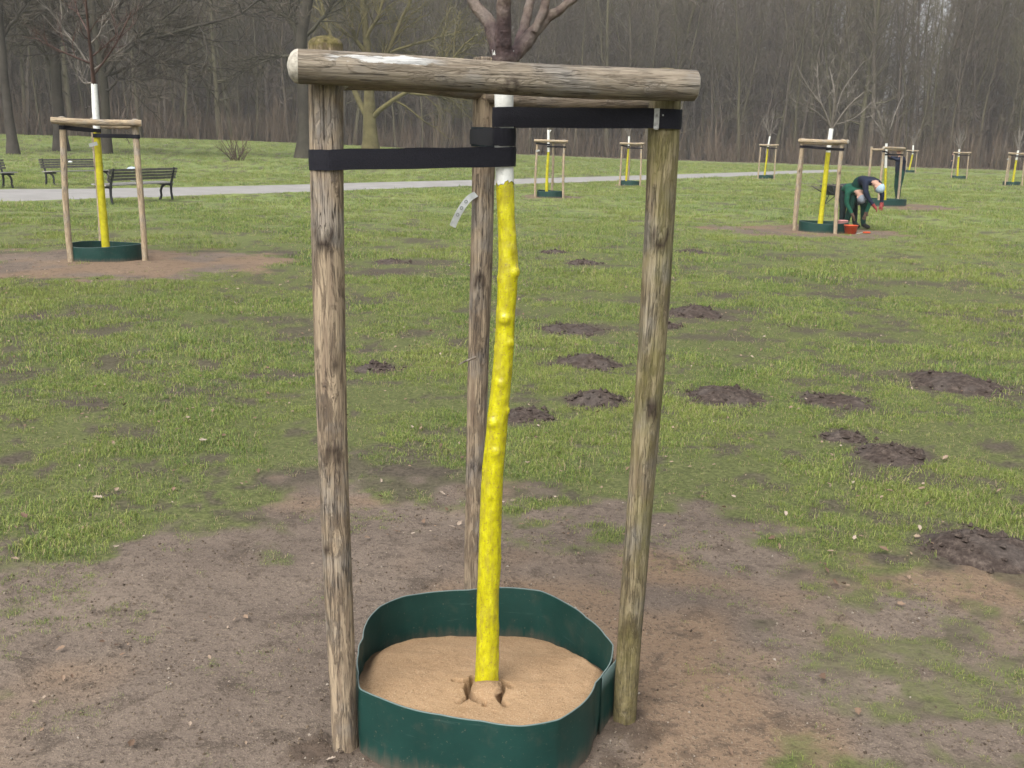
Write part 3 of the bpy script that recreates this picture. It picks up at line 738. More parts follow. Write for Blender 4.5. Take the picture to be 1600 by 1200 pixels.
# ---- grass
def tuft_mesh(seed, n, spread, h, w, straw):
    rr = np.random.RandomState(seed); g = Geo()
    for i in range(n):
        a = rr.rand() * 6.283; b = rr.rand() * 6.283; p = np.array([math.cos(a), math.sin(a), 0]) * spread * math.sqrt(rr.rand())
        lean = np.array([math.cos(b), math.sin(b), 0]); hh = h * rr.uniform(0.45, 1.15); l = rr.uniform(0.3, 1.5) * hh
        sd = np.array([-lean[1], lean[0], 0]) * w * rr.uniform(0.6, 1.2)
        if rr.rand() < 0.3: l *= 1.4; hh *= 0.5
        p1 = p + lean * l * 0.35 + np.array([0, 0, hh * 0.62]); p2 = p + lean * l + np.array([0, 0, hh * (0.95 if rr.rand() < 0.6 else 0.6)])
        V = [p - sd / 2 - [0, 0, 0.01], p + sd / 2 - [0, 0, 0.01], p1 + sd * 0.38, p1 - sd * 0.38, p2]
        t = 0.95 if rr.rand() < straw else rr.rand() * 0.88
        g.add(V, tris=[(3, 2, 4)], quads=[(0, 1, 2, 3)], smooth=False, tone=t)
    return g.mesh('grass_tuft', M['grass'])
def scatter_grass():
    P, S, I = [], [], []
    bands = [(1.2, 4, 1300, 0.68), (4, 7.5, 900, 0.82), (7.5, 13, 360, 1.2), (13, 24, 110, 1.9), (24, 50, 32, 2.8), (50, 112, 6, 4.6)]
    for d0, d1, den, sc in bands:
        A = math.radians(34); area = A * (d1 * d1 - d0 * d0); n = int(area * den)
        d = np.sqrt(rs.uniform(d0 * d0, d1 * d1, n)); a = rs.uniform(-A, A, n); x = d * np.sin(a); y = d * np.cos(a)
        di = dirt_at(x, y); thin = fbm(x * 1.1, y * 1.1, 4, 71)
        clump = fbm(x * 4.5, y * 4.5, 3, 77)
        pr = (1 - smooth(0.15, 0.85, di)) * (0.42 + 0.58 * smooth(0.32, 0.52, thin)) * (0.38 + 0.62 * smooth(0.36, 0.54, clump)) * (1 - 0.85 * worn_at(x, y))
        sparse = 0.45 * smooth(0.53, 0.70, fbm(x * 3.1 + 40, y * 3.1, 3, 81) + 0.05 * (x < -0.5) * (y < 3.2) + 0.04 * (x > 0.6)) * (di > 0.2) * (np.hypot(x - RC[0], y - RC[1]) > 0.62)
        pr = np.maximum(pr, sparse)
        for (cx, cy, rx) in MM: pr = pr * (np.hypot(x - cx, y - cy) > rx * 0.82)
        pr = pr * (np.hypot(x - RC[0], y - RC[1]) > 0.46)
        # nothing on the path
        t = np.interp(x, PN[:, 0], PN[:, 1]); t2 = np.interp(x, PF[:, 0], PF[:, 1])
        pr = pr * ~((y > t - 0.1) & (y < t2 + 0.1))
        ok = rs.rand(n) < pr
        x, y, di, thin = x[ok], y[ok], di[ok], thin[ok]
        P.append(np.column_stack([x, y, gz(x, y)])); S.append(sc * rs.uniform(0.65, 1.2, len(x)) * (1 - 0.45 * smooth(0.1, 0.7, di)) * (0.75 + 0.5 * smooth(0.35, 0.65, thin)))
        I.append(np.where(thin < 0.40, 4 + rs.randint(0, 2, len(x)), rs.randint(0, 4, len(x))))
    P = np.concatenate(P); S = np.concatenate(S); I = np.concatenate(I); n = len(P)
    R = np.column_stack([rs.normal(0, 0.12, n), rs.normal(0, 0.12, n), rs.uniform(0, 6.283, n)])
    ms = [tuft_mesh(100 + i, 24, 0.058, 0.026, 0.0030, 0.10) for i in range(4)] + [tuft_mesh(110 + i, 11, 0.05, 0.030, 0.0030, 0.28) for i in range(2)]
    scatter('grass', P, R, S, I, ms, label='short patchy park grass')
scatter_grass()

def crumb_mesh(seed):
    rr = np.random.RandomState(seed); g = Geo()
    V = np.array([[1, 0, 0], [-1, 0, 0], [0, 1, 0], [0, -1, 0], [0, 0, 1], [0, 0, -1.0]]) * rr.uniform(0.6, 1.1, (6, 1)) + rr.normal(0, 0.15, (6, 3))
    g.add(V, tris=[(0, 2, 4), (2, 1, 4), (1, 3, 4), (3, 0, 4), (2, 0, 5), (1, 2, 5), (3, 1, 5), (0, 3, 5)], smooth=False)
    return g.mesh('crumb', M['crumb'])
def scatter_crumbs():
    n = 60000; A = math.radians(34)
    d = np.sqrt(rs.uniform(1.3**2, 7.0**2, n)); a = rs.uniform(-A, A, n); x = d * np.sin(a); y = d * np.cos(a)
    di = dirt_at(x, y); c = fbm(x * 5, y * 5, 3, 91)
    ok = (rs.rand(n) < smooth(0.3, 0.8, di) * (0.25 + 0.75 * smooth(0.4, 0.6, c))) & (np.hypot(x - RC[0], y - RC[1]) > 0.43)
    x, y = x[ok], y[ok]
    # extra clods at stake feet
    for fx, fy, k in ((-0.46, 2.38, 260), (-0.36, 2.38, 120), (0.36, 2.55, 160), (0.30, 2.45, 120), (-0.55, 2.45, 120)):
        x = np.concatenate([x, fx + rs.normal(0, 0.07, k)]); y = np.concatenate([y, fy + rs.normal(0, 0.07, k)])
    n = len(x); s = 0.0014 + 0.0013 * rs.exponential(1.0, n); s = np.minimum(s, 0.0065)
    ok = np.hypot(x - RC[0], y - RC[1]) > ring_r(np.arctan2(y - RC[1], x - RC[0])) + 0.012
    x, y, s = x[ok], y[ok], s[ok]; n = len(x)
    scatter('soil_crumbs', np.column_stack([x, y, gz(x, y) + s * 0.3]), rs.uniform(0, 6.28, (n, 3)), s, rs.randint(0, 5, n), [crumb_mesh(i) for i in range(5)], label='crumbs of dry soil on the bare earth')
scatter_crumbs()

def leaf_mesh(seed, size=1.0):
    rr = np.random.RandomState(seed); g = Geo(); V = []; n = 9
    curl = rr.uniform(0.3, 0.9); tw = rr.normal(0, 0.3)
    for i in range(n):
        t = i / (n - 1); w = 0.42 * math.sin(math.pi * min(1, t * 1.02) ** 0.8) * (1 + 0.28 * math.sin(t * 17 + seed)) + 0.012
        for k in (-1, -0.5, 0, 0.5, 1):
            z = curl * 0.35 * (abs(k) ** 1.6) * w * 1.6 + 0.22 * curl * (t - 0.5)**2 * 2 + 0.03 * rr.rand() + tw * k * (t - 0.5) * 0.3
            V.append(((t - 0.5) * 1.5, k * w, z))
    g.add(np.array(V) * size, quads=grid_faces(n, 5, False)); return g.mesh('leaf', M['leaf'])
LEAVES = [leaf_mesh(i) for i in range(6)]
def scatter_leaves():
    n = 24000; A = math.radians(34)
    d = np.sqrt(rs.uniform(2.2**2, 26**2, n)); a = rs.uniform(-A, A, n); x = d * np.sin(a); y = d * np.cos(a)
    c = fbm(x * 0.7, y * 0.7, 3, 95); ok = (rs.rand(n) < smooth(0.36, 0.62, c)) & (np.hypot(x - RC[0], y - RC[1]) > 0.5)
    x, y = x[ok], y[ok]; n = len(x)
    scatter('fallen_leaves', np.column_stack([x, y, gz(x, y) + 0.015]), np.column_stack([rs.normal(0, 0.35, n), rs.normal(0, 0.35, n), rs.uniform(0, 6.28, n)]), 0.005 + 0.006 * rs.exponential(1.0, n).clip(0, 2.6), rs.randint(0, 6, n), LEAVES, label='small scattered dead leaves')
scatter_leaves()

# ---- the wood behind
def edge_d(az): return np.interp(az, np.radians([-40, -26, 0, 26, 40]), [118, 118, 128, 130, 130])
def forest_kind(seed, H, twigs=5):
    rr = np.random.RandomState(seed); gt, gc = Geo(), Geo()
    r0 = (0.11, 0.15, 0.17, 0.20, 0.23, 0.28, 0.33)[seed % 7]; P = limb_pts((0, 0, -0.3), (rr.normal(0, 0.06), rr.normal(0, 0.06), 1), H, rr, 9, 0.055, 0.03)
    R = np.linspace(r0, 0.035, 10); tube(gt, P, R, 7, False)
    s = np.linspace(0, 1, 10)
    nb = 32
    for i in range(nb):
        t = 0.16 + 0.82 * (i + rr.rand()) / nb; q = np.array([np.interp(t, s, P[:, k]) for k in range(3)])
        low = t < 0.30; az = rr.rand() * 6.283; el = rr.uniform(-0.1, 0.5) if low else rr.uniform(0.45, 1.05)
        d = (math.cos(az) * math.cos(el), math.sin(az) * math.cos(el), math.sin(el))
        L = (rr.uniform(1.2, 2.8) if low else rr.uniform(2.8, 5.6)) * (1.15 - 0.6 * t)
        B = limb_pts(q, d, L, rr, 4, 0.14, 0.09); rb = np.interp(t, s, R) * 0.42
        tube(gc, B, np.linspace(rb, 0.012, 5), 4, False)
        foliate(gc, B, np.linspace(rb, 0.012, 5), rr, 5 if not low else 4, L * 0.42, twigs, 0.95, 0.024, mi=1, start=0.12, up=0.08)
    return gt.mesh('trunk', [M['forest']]), gc.mesh('crown', [M['forest'], M['forest_twig']])
KINDS = [forest_kind(200 + i, 22 + 1.2 * i, 7) for i in range(7)]
def forest_trees():
    pts = []; rr = np.random.RandomState(5); tries = 0
    while len(pts) < 285 and tries < 20000:
        tries += 1
        a = rr.uniform(-0.60, 0.60); d = edge_d(a) + 1 + 17 * rr.rand() ** 1.2
        p = (d * math.sin(a), d * math.cos(a))
        if all((p[0] - q[0])**2 + (p[1] - q[1])**2 > 1.5**2 for q in pts): pts.append(p)
    for (x, y) in pts:
        tm, cm = KINDS[rr.randint(7)]
        o = empty('forest_tree', (x, y, float(rise(x, y))), rr.rand() * 6.283)
        sc = rr.uniform(0.8, 1.2); o.scale = (sc, sc, sc * rr.uniform(0.9, 1.1)); o.rotation_euler = (rr.normal(0, 0.04), rr.normal(0, 0.04), o.rotation_euler[2])
        tag(o, 'slim leafless grey-brown tree in the wood behind the park', 'tree', 'leafless trees along the edge of the wood')
        for n_, me in (('trunk', tm), ('crown', cm)):
            c = bpy.data.objects.new(n_, me); COL.objects.link(c); c.parent = o
    # the depth of the wood: too many to count
    protos = []
    for k in range(6):
        pr = Geo(); q = np.random.RandomState(300 + k); H = 25 + 1.5 * k
        P = limb_pts((0, 0, -0.3), (0, 0, 1), H, q, 6, 0.03, 0.03); tube(pr, P, np.linspace(0.24, 0.03, 7), 5, False)
        s = np.linspace(0, 1, 7); a0, a1, aw = [], [], []
        for i in range(58):
            t = 0.10 + 0.88 * (i + q.rand()) / 58; b = np.array([np.interp(t, s, P[:, j]) for j in range(3)]); az = q.rand() * 6.283; el = q.uniform(0, 0.5) if t < 0.3 else q.uniform(0.4, 1.1)
            d = np.array([math.cos(az) * math.cos(el), math.sin(az) * math.cos(el), math.sin(el)]); L = q.uniform(1.6, 5.0) * (1.15 - 0.55 * t)
            a0.append(b); a1.append(b + d * L); aw.append(0.085)
            for _ in range(13):
                u = q.uniform(0.2, 1); b2 = b + d * L * u; d2 = side_dir(d, q, q.uniform(0.4, 1.1)); l2 = q.uniform(0.7, 1.9)
                a0.append(b2); a1.append(b2 + d2 * l2 + np.array([0, 0, 0.2])); aw.append(0.036)
        slivers(pr, a0, a1, np.array(aw), q, 1); protos.append(pr.mesh('woodland_tree', [M['forest'], M['forest_twig']]))
    rr = np.random.RandomState(9); n = 2600
    a = rr.uniform(-0.66, 0.66, n); right = smooth(0.17, 0.30, a); d = edge_d(a) + 16 + (105 - 62 * right) * rr.rand(n)
    ok = rr.rand(n) > 0.52 * right; a, d = a[ok], d[ok]; n = len(a); x, y = d * np.sin(a), d * np.cos(a)
    scatter('woodland', np.column_stack([x, y, rise(x, y)]), np.column_stack([rr.normal(0, 0.03, n), rr.normal(0, 0.03, n), rr.uniform(0, 6.283, n)]), rr.uniform(0.8, 1.15, n), rr.randint(0, 6, n), protos, label='depth of the bare winter wood')
forest_trees()
def undergrowth():
    g = Geo(); rr = np.random.RandomState(21)
    a0, a1, aw = [], [], []
    for i in range(1900):
        a = rr.uniform(-0.62, 0.62); d = edge_d(a) - 1.5 + 30 * rr.rand() ** 1.5; x, y = d * math.sin(a), d * math.cos(a); z = float(rise(x, y))
        H = rr.uniform(1.2, 4.2) if rr.rand() < 0.75 else rr.uniform(4, 7.5)
        for k in range(rr.randint(3, 7)):
            az = rr.rand() * 6.283; sp = rr.uniform(0.05, 0.35); b = np.array([x + rr.normal(0, 0.3), y + rr.normal(0, 0.3), z - 0.1]); dr = np.array([math.cos(az) * sp, math.sin(az) * sp, 1.0])
            e = b + dr * H * rr.uniform(0.7, 1.0); a0.append(b); a1.append(e); aw.append(0.045 + 0.008 * H)
            for _ in range(int(4 + H)):
                u = rr.uniform(0.2, 1); q = b + (e - b) * u; d2 = side_dir(dr / np.linalg.norm(dr), rr, rr.uniform(0.3, 0.9)); a0.append(q); a1.append(q + d2 * rr.uniform(0.4, 1.2)); aw.append(0.026)
    slivers(g, a0, a1, np.array(aw), rr, 0)
    o = g.build('undergrowth', M['shrub_twig']); tag(o, kind='stuff', label='reddish brown leafless undergrowth along the wood')
undergrowth()

def haze():
    g = Geo(); box(g, (0, 190, 24), (520, 420, 50.4)); o = g.build('haze', None)
    mt = bpy.data.materials.new('haze'); mt.use_nodes = True; nt = mt.node_tree; nt.nodes.clear()
    v = nt.nodes.new('ShaderNodeVolumePrincipled'); v.inputs['Color'].default_value = (0.95, 0.935, 0.91, 1); v.inputs['Density'].default_value = HAZE
    out = nt.nodes.new('ShaderNodeOutputMaterial'); nt.links.new(v.outputs[0], out.inputs['Volume'])
    o.data.materials.clear(); o.data.materials.append(mt); o['kind'] = 'stuff'
HAZE = 0.0006
haze()

# ---- park trees on the left
def park_tree(base, trunk, limbs, label, seed, mats, dens=1.0, name='park_tree'):
    B = gpt(*base); Y = B[1]; px = Y / 1600.0
    root = empty(name, B); rr = np.random.RandomState(seed); loc = np.array(root.location)
    tag(root, label, 'tree')
    gt = Geo(); pts = [aty(x, y, Y) - loc for x, y, w in trunk]; pts[0] = pts[0] * [1, 1, 0] - [0, 0, 0.3]
    P, R, _ = resample(pts, [w * px / 2 for x, y, w in trunk], 16)
    P[1:, 1] += np.cumsum(rr.normal(0, 0.06, 15)); R[0] *= 1.55; R[1] *= 1.12
    tube(gt, P, R, 12, False); gt.build('trunk', [mats[0]], root)
    gc = Geo()
    foliate(gc, P[7:], R[7:], rr, int(16 * dens), 4.5, 9, 1.5, 0.04, up=0.12, start=0.0)
    for lim in limbs:
        dep = rr.uniform(-0.35, 0.35)
        q = []; x0, y0, _ = lim[0]
        for x, y, w in lim:
            s = math.hypot(x - x0, y - y0) * px; q.append(aty(x, y, Y + s * dep) - loc)
        Pl, Rl, _ = resample(q, [w * px / 2 for x, y, w in lim], 10); Pl[1:-1] += rr.normal(0, 0.07, (8, 3))
        tube(gc, Pl, Rl, 7, False)
        for k in range(int(11 * dens)):      # secondary branches, each with its own spray
            u = rr.randint(2, 9); T = Pl[u + 1] - Pl[u] if u < 9 else Pl[9] - Pl[8]; T = T / np.linalg.norm(T); d = side_dir(T, rr, rr.uniform(0.5, 1.0)); L = rr.uniform(1.8, 5.0)
            S = limb_pts(Pl[u], d, L, rr, 5, 0.16, 0.03); tube(gc, S, np.linspace(Rl[u] * 0.5, 0.02, 6), 4, False)
            foliate(gc, S, np.linspace(Rl[u] * 0.5, 0.02, 6), rr, 8, 1.6, 6, 0.9, 0.028, up=0.02)
        foliate(gc, Pl, Rl, rr, int(12 * dens), 1.9, 6, 1.0, 0.028, up=0.04, start=0.3)
    gc.build('crown', [mats[0], mats[1]], root)
    return root
PB = (M['park_bark'], M['forest_twig'])
park_tree((21, 241), [(21, 241, 15), (14, 190, 13), (5, 100, 12), (-2, 0, 11), (-10, -150, 8), (-14, -280, 4)],
          [[(4, 95, 6), (-30, 60, 4), (-80, 40, 2)], [(3, 60, 6), (30, 20, 4), (60, -40, 2)], [(2, 30, 6), (-40, -20, 4), (-90, -60, 2)]],
          'leaning bare park tree at the left edge of the picture above the benches', 1, PB)
park_tree((96, 236), [(96, 236, 19), (91, 160, 16), (85, 60, 14), (78, -40, 12), (72, -180, 8), (70, -300, 3)],
          [[(88, 110, 6), (60, 72, 5), (20, 35, 4), (-30, 12, 2)], [(85, 60, 7), (115, 20, 5), (160, -30, 3)], [(86, 85, 6), (50, 30, 5), (10, -30, 3)], [(82, 20, 6), (40, -40, 4), (0, -90, 2)]],
          'thick bare park tree seen behind the left stake of the far left frame', 2, PB)
park_tree((164, 240), [(165, 240, 15), (164, 180, 13), (160, 115, 12), (150, 55, 11), (140, -30, 9), (130, -180, 6), (125, -300, 3)],
          [[(162, 122, 7), (200, 78, 6), (250, 52, 5.5), (300, 44, 4.5), (345, 32, 4), (395, 4, 3), (430, -30, 2)], [(162, 112, 6), (130, 82, 5), (90, 52, 4), (40, 32, 3), (-10, 26, 2)],
           [(163, 140, 4), (200, 122, 3), (232, 140, 2)], [(161, 105, 6), (210, 62, 5), (262, 22, 4), (310, -14, 2)], [(158, 92, 5), (190, 40, 4), (245, -4, 2)], [(155, 75, 5), (110, 40, 4), (60, 0, 2)], [(163, 118, 5), (230, 96, 4), (310, 100, 2)], [(150, 50, 5), (200, -10, 4), (250, -70, 2)]],
          'spreading bare park tree with long low limbs reaching right over the lawn', 3, PB, 1.25)
park_tree((476, 247), [(476, 247, 24), (476, 190, 19), (472, 110, 18), (470, 65, 17), (478, 22, 16), (490, -40, 13), (500, -200, 8), (505, -300, 3)],
          [[(473, 70, 7), (456, 40, 6), (450, 0, 5), (440, -60, 3)], [(474, 95, 5), (435, 88, 4), (400, 95, 2)], [(474, 60, 6), (510, 20, 5), (540, -40, 3)], [(472, 40, 5), (420, 10, 4), (380, -30, 2)]],
          'tall bare park tree with a dark trunk just left of the left stake', 4, PB)
park_tree((579, 243), [(579, 243, 24), (578, 200, 20), (577, 182, 20), (576, 120, 13), (572, 60, 11), (566, 0, 9), (560, -110, 6), (558, -220, 3)],
          [[(577, 188, 11), (560, 152, 9), (545, 122, 8), (520, 62, 6), (500, 0, 5), (480, -60, 3)], [(580, 186, 9), (610, 162, 7), (640, 146, 6), (665, 132, 5), (700, 100, 4), (745, 55, 2)],
           [(577, 150, 8), (610, 72, 6), (640, 0, 5), (662, -70, 3)], [(640, 146, 4), (690, 150, 3), (735, 158, 2)], [(574, 90, 7), (540, 30, 5), (520, -40, 3)], [(575, 100, 6), (640, 70, 4), (720, 48, 2)], [(572, 60, 6), (600, 0, 4), (620, -60, 2)]],
          'yellow-green mossy bare park tree forking low, seen through the nearest frame', 5, (M['park_bark_moss'], M['park_twig_moss']), 1.1)
def bush():
    B = gpt(370, 251); root = Geo(); rr = np.random.RandomState(8); a0, a1 = [], []
    for i in range(26):
        az = rr.rand() * 6.28; sp = rr.uniform(0.2, 1.0); d = np.array([math.cos(az) * sp, math.sin(az) * sp, 1]); d /= np.linalg.norm(d); L = rr.uniform(0.9, 2.1)
        S = limb_pts((rr.normal(0, 0.2), rr.normal(0, 0.2), -0.05), d, L, rr, 4, 0.12, 0.0); tube(root, S, np.linspace(0.03, 0.012, 5), 4, False)
        for _ in range(5): q = S[rr.randint(1, 5)]; a0.append(q); a1.append(q + side_dir(d, rr, 0.5) * rr.uniform(0.3, 0.7))
    slivers(root, a0, a1, 0.022, rr, 0)
    o = root.build('bush', M['shrub_twig'], loc=B); tag(o, 'low leafless bush alone on the grass beyond the path', 'bush')
bush()

# ================================================================== THE NEAREST YOUNG TREE AND ITS FRAME
Lb, Rb = gpt(540, 1172), gpt(975, 1131)
Bb = aty(739, 930, 3.2); Bb[2] = 0
LY, RY, BY = Lb[1], Rb[1], 3.2
Lt, Rt, Bt = aty(508, 70, LY), aty(1041, 114, RY), aty(758, 92, BY)
frame = empty('stake_frame', (-0.05, 2.7, 0))
tag(frame, 'nearest three-legged wooden stake frame, filling the foreground around the green ring', 'tree stakes', 'three-legged stake frames round young trees')
def down(P, Q, d): return np.asarray(P) + (np.asarray(P) - np.asarray(Q)) / np.linalg.norm(np.asarray(P) - np.asarray(Q)) * d
pole('post', down(Lb, Lt, 0.02), Lt, 0.0345, 0.0405, M['post'], frame, 3, knots=[(1.40, -0.1, 0.022, 0.004), (0.86, 0.1, 0.02, 0.005), (0.60, -0.6, 0.012, 0.003), (1.1, 0.5, 0.012, 0.003)], moss_top=1.0, bend=0.006, dome=(0.004, 0.02))['label'] = 'brown weathered post with peeling bark'
pole('post', down(Rb, Rt, 0.02), Rt, 0.0325, 0.0395, M['post_green'], frame, 4, knots=[(1.40, 0.0, 0.02, 0.004), (0.95, 0.2, 0.016, 0.004), (0.32, -0.2, 0.02, 0.003)], moss_top=0.7, mossy_base=0.75, bend=0.008, dome=(0.004, 0.012))['label'] = 'green stained post'
pole('post', down(Bb, Bt, 0.02), Bt, 0.031, 0.0355, M['post'], frame, 6, knots=[(1.2, -0.1, 0.018, 0.004), (0.6, 0.1, 0.018, 0.004)], bend=0.004)['label'] = 'rear post hidden partly by the trunk'
b0, b1 = aty(466, 104, LY - 0.082), aty(1085, 134, RY - 0.077)
pole('crossbar', b0, b1, 0.0378, 0.0365, M['bar'], frame, 9, knots=[(0.478, (0, -0.8, -0.45), 0.015, 0.006), (0.80, (0, -0.8, -0.5), 0.008, 0.003)], dome=(0.024, 0.007), bend=0.004, smear=True, sawn=M['sawn'], rings=90)['label'] = 'front crossbar with a smear of white paint'
def along(A, B, t): return np.asarray(A) * (1 - t) + np.asarray(B) * t
c0, c1 = aty(530, 119, LY + 0.05), aty(742, 139, BY - 0.02)
pole('crossbar', c0, c1, 0.033, 0.032, M['bar_plain'], frame, 10, knots=[], dome=(0.004, 0.006), sawn=M['sawn'], rings=40)
c0, c1 = aty(1030, 150, RY + 0.06), aty(772, 147, BY - 0.03)
pole('crossbar', c0, c1, 0.034, 0.032, M['bar_plain'], frame, 12, knots=[], dome=(0.004, 0.006), sawn=M['sawn'], rings=40)

# ---- trunk
TY = 2.6
TRUNK_PX = [(760, 1085, 42), (760.5, 1062, 38), (762, 1010, 36), (762, 940, 35), (765, 880, 35), (767, 800, 34.5), (770, 740, 34), (774.5, 690, 33.5), (779, 640, 32), (784, 590, 31), (788, 540, 30), (790, 490, 30), (793, 440, 32), (794, 410, 31), (792, 360, 28.5), (789.5, 310, 27.5), (788, 260, 27.5), (787.5, 200, 27.5), (787, 140, 28), (786, 85, 31), (787, 60, 33)]
tree = empty('young_tree', (*gpt(760, 1075, 0.13)[:2], 0.10))
tag(tree, 'nearest young tree with yellow painted trunk standing in the sand of the green ring', 'tree', 'young trees with yellow painted trunks')
tl = np.array(tree.location)
TP = np.array([aty(x, y, TY) for x, y, w in TRUNK_PX]); TP[0] = aty(760, 1085, TY)
TR = np.array([w / 2 * np.dot(aty(x, y, TY) - EYEP, aF) / FPX for x, y, w in TRUNK_PX])
KN = [(797, 424, 0.95, 0.011, 0.010), (791, 497, -0.1, 0.011, 0.009), (797, 535, 0.7, 0.009, 0.007), (770, 657, -0.6, 0.011, 0.010), (796, 640, 1.1, 0.008, 0.007), (779, 702, 0.1, 0.010, 0.006), (793, 680, 1.0, 0.006, 0.005), (783, 596, 0.0, 0.009, 0.006), (771, 544, -1.3, 0.007, 0.005),
      (776, 434, -1.2, 0.007, 0.005), (797, 366, 1.2, 0.006, 0.004), (792, 388, 0.5, 0.010, 0.004), (795, 455, 0.6, 0.014, 0.003), (767, 770, 0.0, 0.010, 0.004), (757, 735, -1.1, 0.006, 0.005), (760, 1030, 0.2, 0.02, 0.004), (747, 905, -0.9, 0.007, 0.004), (764, 955, 0.4, 0.006, 0.004), (779, 980, 1.2, 0.006, 0.004), (744, 960, -1.2, 0.005, 0.004), (748, 1003, -0.6, 0.009, 0.004), (770, 800, 0.3, 0.016, 0.003), (782, 575, -0.6, 0.006, 0.004), (799, 570, 1.1, 0.006, 0.004)]
def trunk_part(name, z0, z1, mat, ragged0=0.0, extra=0.0):
    P, R, s = resample(TP, TR, 420)
    k = (P[:, 2] >= z0 - 0.02) & (P[:, 2] <= z1 + 0.02)
    P, R = P[k], R[k]; sides = 40
    th = np.arange(sides) * 2 * np.pi / sides   # th = 0 faces the camera (-y), + to the right
    D = np.stack([np.sin(th), -np.cos(th), np.zeros(sides)], 1)
    RR = R[:, None] * np.ones(sides) + extra
    Z, TH = np.meshgrid(P[:, 2], th, indexing='ij')
    cs, sn = np.cos(TH), np.sin(TH)
    RR = RR * (1 + 0.05 * (fbm(cs * 1.5 + 5, sn * 1.5 + Z * 9, 4, 3) - 0.5)) + 0.0009 * (fbm(cs * 5 + 30, sn * 5 + Z * 38, 3, 8) - 0.5) * 2
    RR = RR + 0.0012 * (fbm(TH * 3.0 + 20, Z * 13, 4, 18) - 0.5) * 2
    # faint ring scars
    RR = RR + 0.0010 * (vnoise(Z * 55, TH * 0.6, 12) - 0.5)
    for (x, y, t, sz, am) in KN:
        zc = aty(x, y, TY)[2]; dt = (TH - t + np.pi) % (2 * np.pi) - np.pi
        dd = np.hypot(Z - zc, dt * R[:, None]) / sz
        RR = RR + (am * 0.85 if am > 0.005 else am * 0.5) * (0.6 * np.exp(-dd**4 * 0.7) + 0.4 * np.exp(-(dd / 1.7)**2)) * (1 - 0.35 * np.exp(-(dd / 0.45)**2))
    Zz = np.clip(Z, z0, z1)
    if ragged0: Zz = np.where(Z <= z0 + 0.02, np.maximum(Z, z0 + ragged0 * (fbm(cs * 3, sn * 3, 3, 4) - 0.5) * 2), Zz)
    if ragged0: Zz = np.where(Z >= z1 - 0.03, np.minimum(Z, z1 - 0.028 * fbm(cs * 4 + 9, sn * 4, 3, 14)), Zz)
    V = P[:, None] + D[None] * RR[..., None]; V[..., 2] = Zz
    g = Geo(); g.add(V.reshape(-1, 3) - tl, quads=grid_faces(len(P), sides))
    return g.build(name, mat, tree)
zy1 = aty(787, 286, TY)[2]; zt = aty(786, 74, TY)[2]
trunk_part('trunk', 0.05, zy1 + 0.012, M['yellow'])
trunk_part('white_paint_band', zy1, zt, M['white'], 0.012, 0.0012)
gf = Geo(); gw = Geo()
def near_branch(px, dep, seed, y0_=0.0):
    rr = np.random.RandomState(seed); x0, y0, _ = px[0]
    q = [aty(x, y, TY + y0_ + math.hypot(x - x0, y - y0) / 640 * dep) - tl for x, y, w in px]
    R = [w / 2 * TY / FPX * 1.02 for x, y, w in px]
    P, R, s = resample(q, R, 40); P[1:-1] += rr.normal(0, 0.0012, (38, 3))
    th = np.arange(16) * 2 * np.pi / 16; T, N, B = frames(P)
    ring = N[:, None] * np.cos(th)[None, :, None] + B[:, None] * np.sin(th)[None, :, None]
    rad = R[:, None] * (1 + 0.22 * (fbm(np.cos(th)[None] * 1.6 + seed, np.sin(th)[None] * 1.6 + s[:, None] * 22, 3, seed) - 0.5))
    for _ in range(5):
        c = rr.uniform(0.12, 0.9) * s[-1]; t = rr.rand() * 6.28; rad = rad + 0.0045 * np.exp(-((s[:, None] - c) / 0.008)**2 - (((th[None] - t + np.pi) % 6.2832 - np.pi) / 0.45)**2)
    V = (P[:, None] + ring * rad[..., None]).reshape(-1, 3)
    gf.add(V, quads=grid_faces(40, 16)); n_ = 16
    for e in (0, 39):
        c = V[e * n_:(e + 1) * n_]; gf.add(np.vstack([P[e], c]), tris=[(0, (i + 1) % n_ + 1, i + 1) if e == 0 else (0, i + 1, (i + 1) % n_ + 1) for i in range(n_)])
    foliate(gw, P[18:], R[18:], rr, 6, 0.35, 4, 0.22, 0.004, mi=0, up=0.2, start=0.3)
near_branch([(786, 118, 24), (779, 84, 26), (773, 58, 23), (764, 36, 21), (742, 6, 18), (722, -40, 15), (700, -140, 10), (690, -260, 4)], 0.5, 1)
near_branch([(787, 118, 24), (787, 70, 25), (788, 20, 21), (789, -30, 19), (795, -150, 12), (800, -300, 4)], -0.2, 2)
near_branch([(788, 118, 24), (800, 90, 25), (814, 74, 23), (830, 56, 20), (846, 36, 17), (872, 18, 13), (900, -4, 11), (950, -50, 8), (1010, -130, 4)], 0.35, 3)
near_branch([(834, 52, 12), (844, 30, 13), (852, 8, 14), (858, -30, 12), (870, -120, 8), (880, -250, 4)], 0.3, 5, 0.030)
near_branch([(798, 96, 16), (808, 78, 16), (817, 50, 15), (826, 10, 15), (833, -40, 13), (845, -160, 8), (850, -300, 3)], 0.9, 4)
def lump(V, D): return V * (1 + 0.35 * (fbm(D[:, 0] * 2.5 + 4, D[:, 1] * 2.5 + D[:, 2] * 3, 3, 6) - 0.5))[:, None]
ellipsoid(gf, aty(788, 92, TY) - tl, (0.030, 0.028, 0.034), 22, 14, fn=lump)
t_ = np.linspace(0, 2 * np.pi, 25); sc_ = aty(787, 48, TY - 0.021) - tl      # healed pruning scar
tube(gf, np.stack([sc_[0] + 0.0115 * np.cos(t_), sc_[1] - 0.003 * np.sin(t_), sc_[2] + 0.014 * np.sin(t_)], 1), 0.0058, 8)
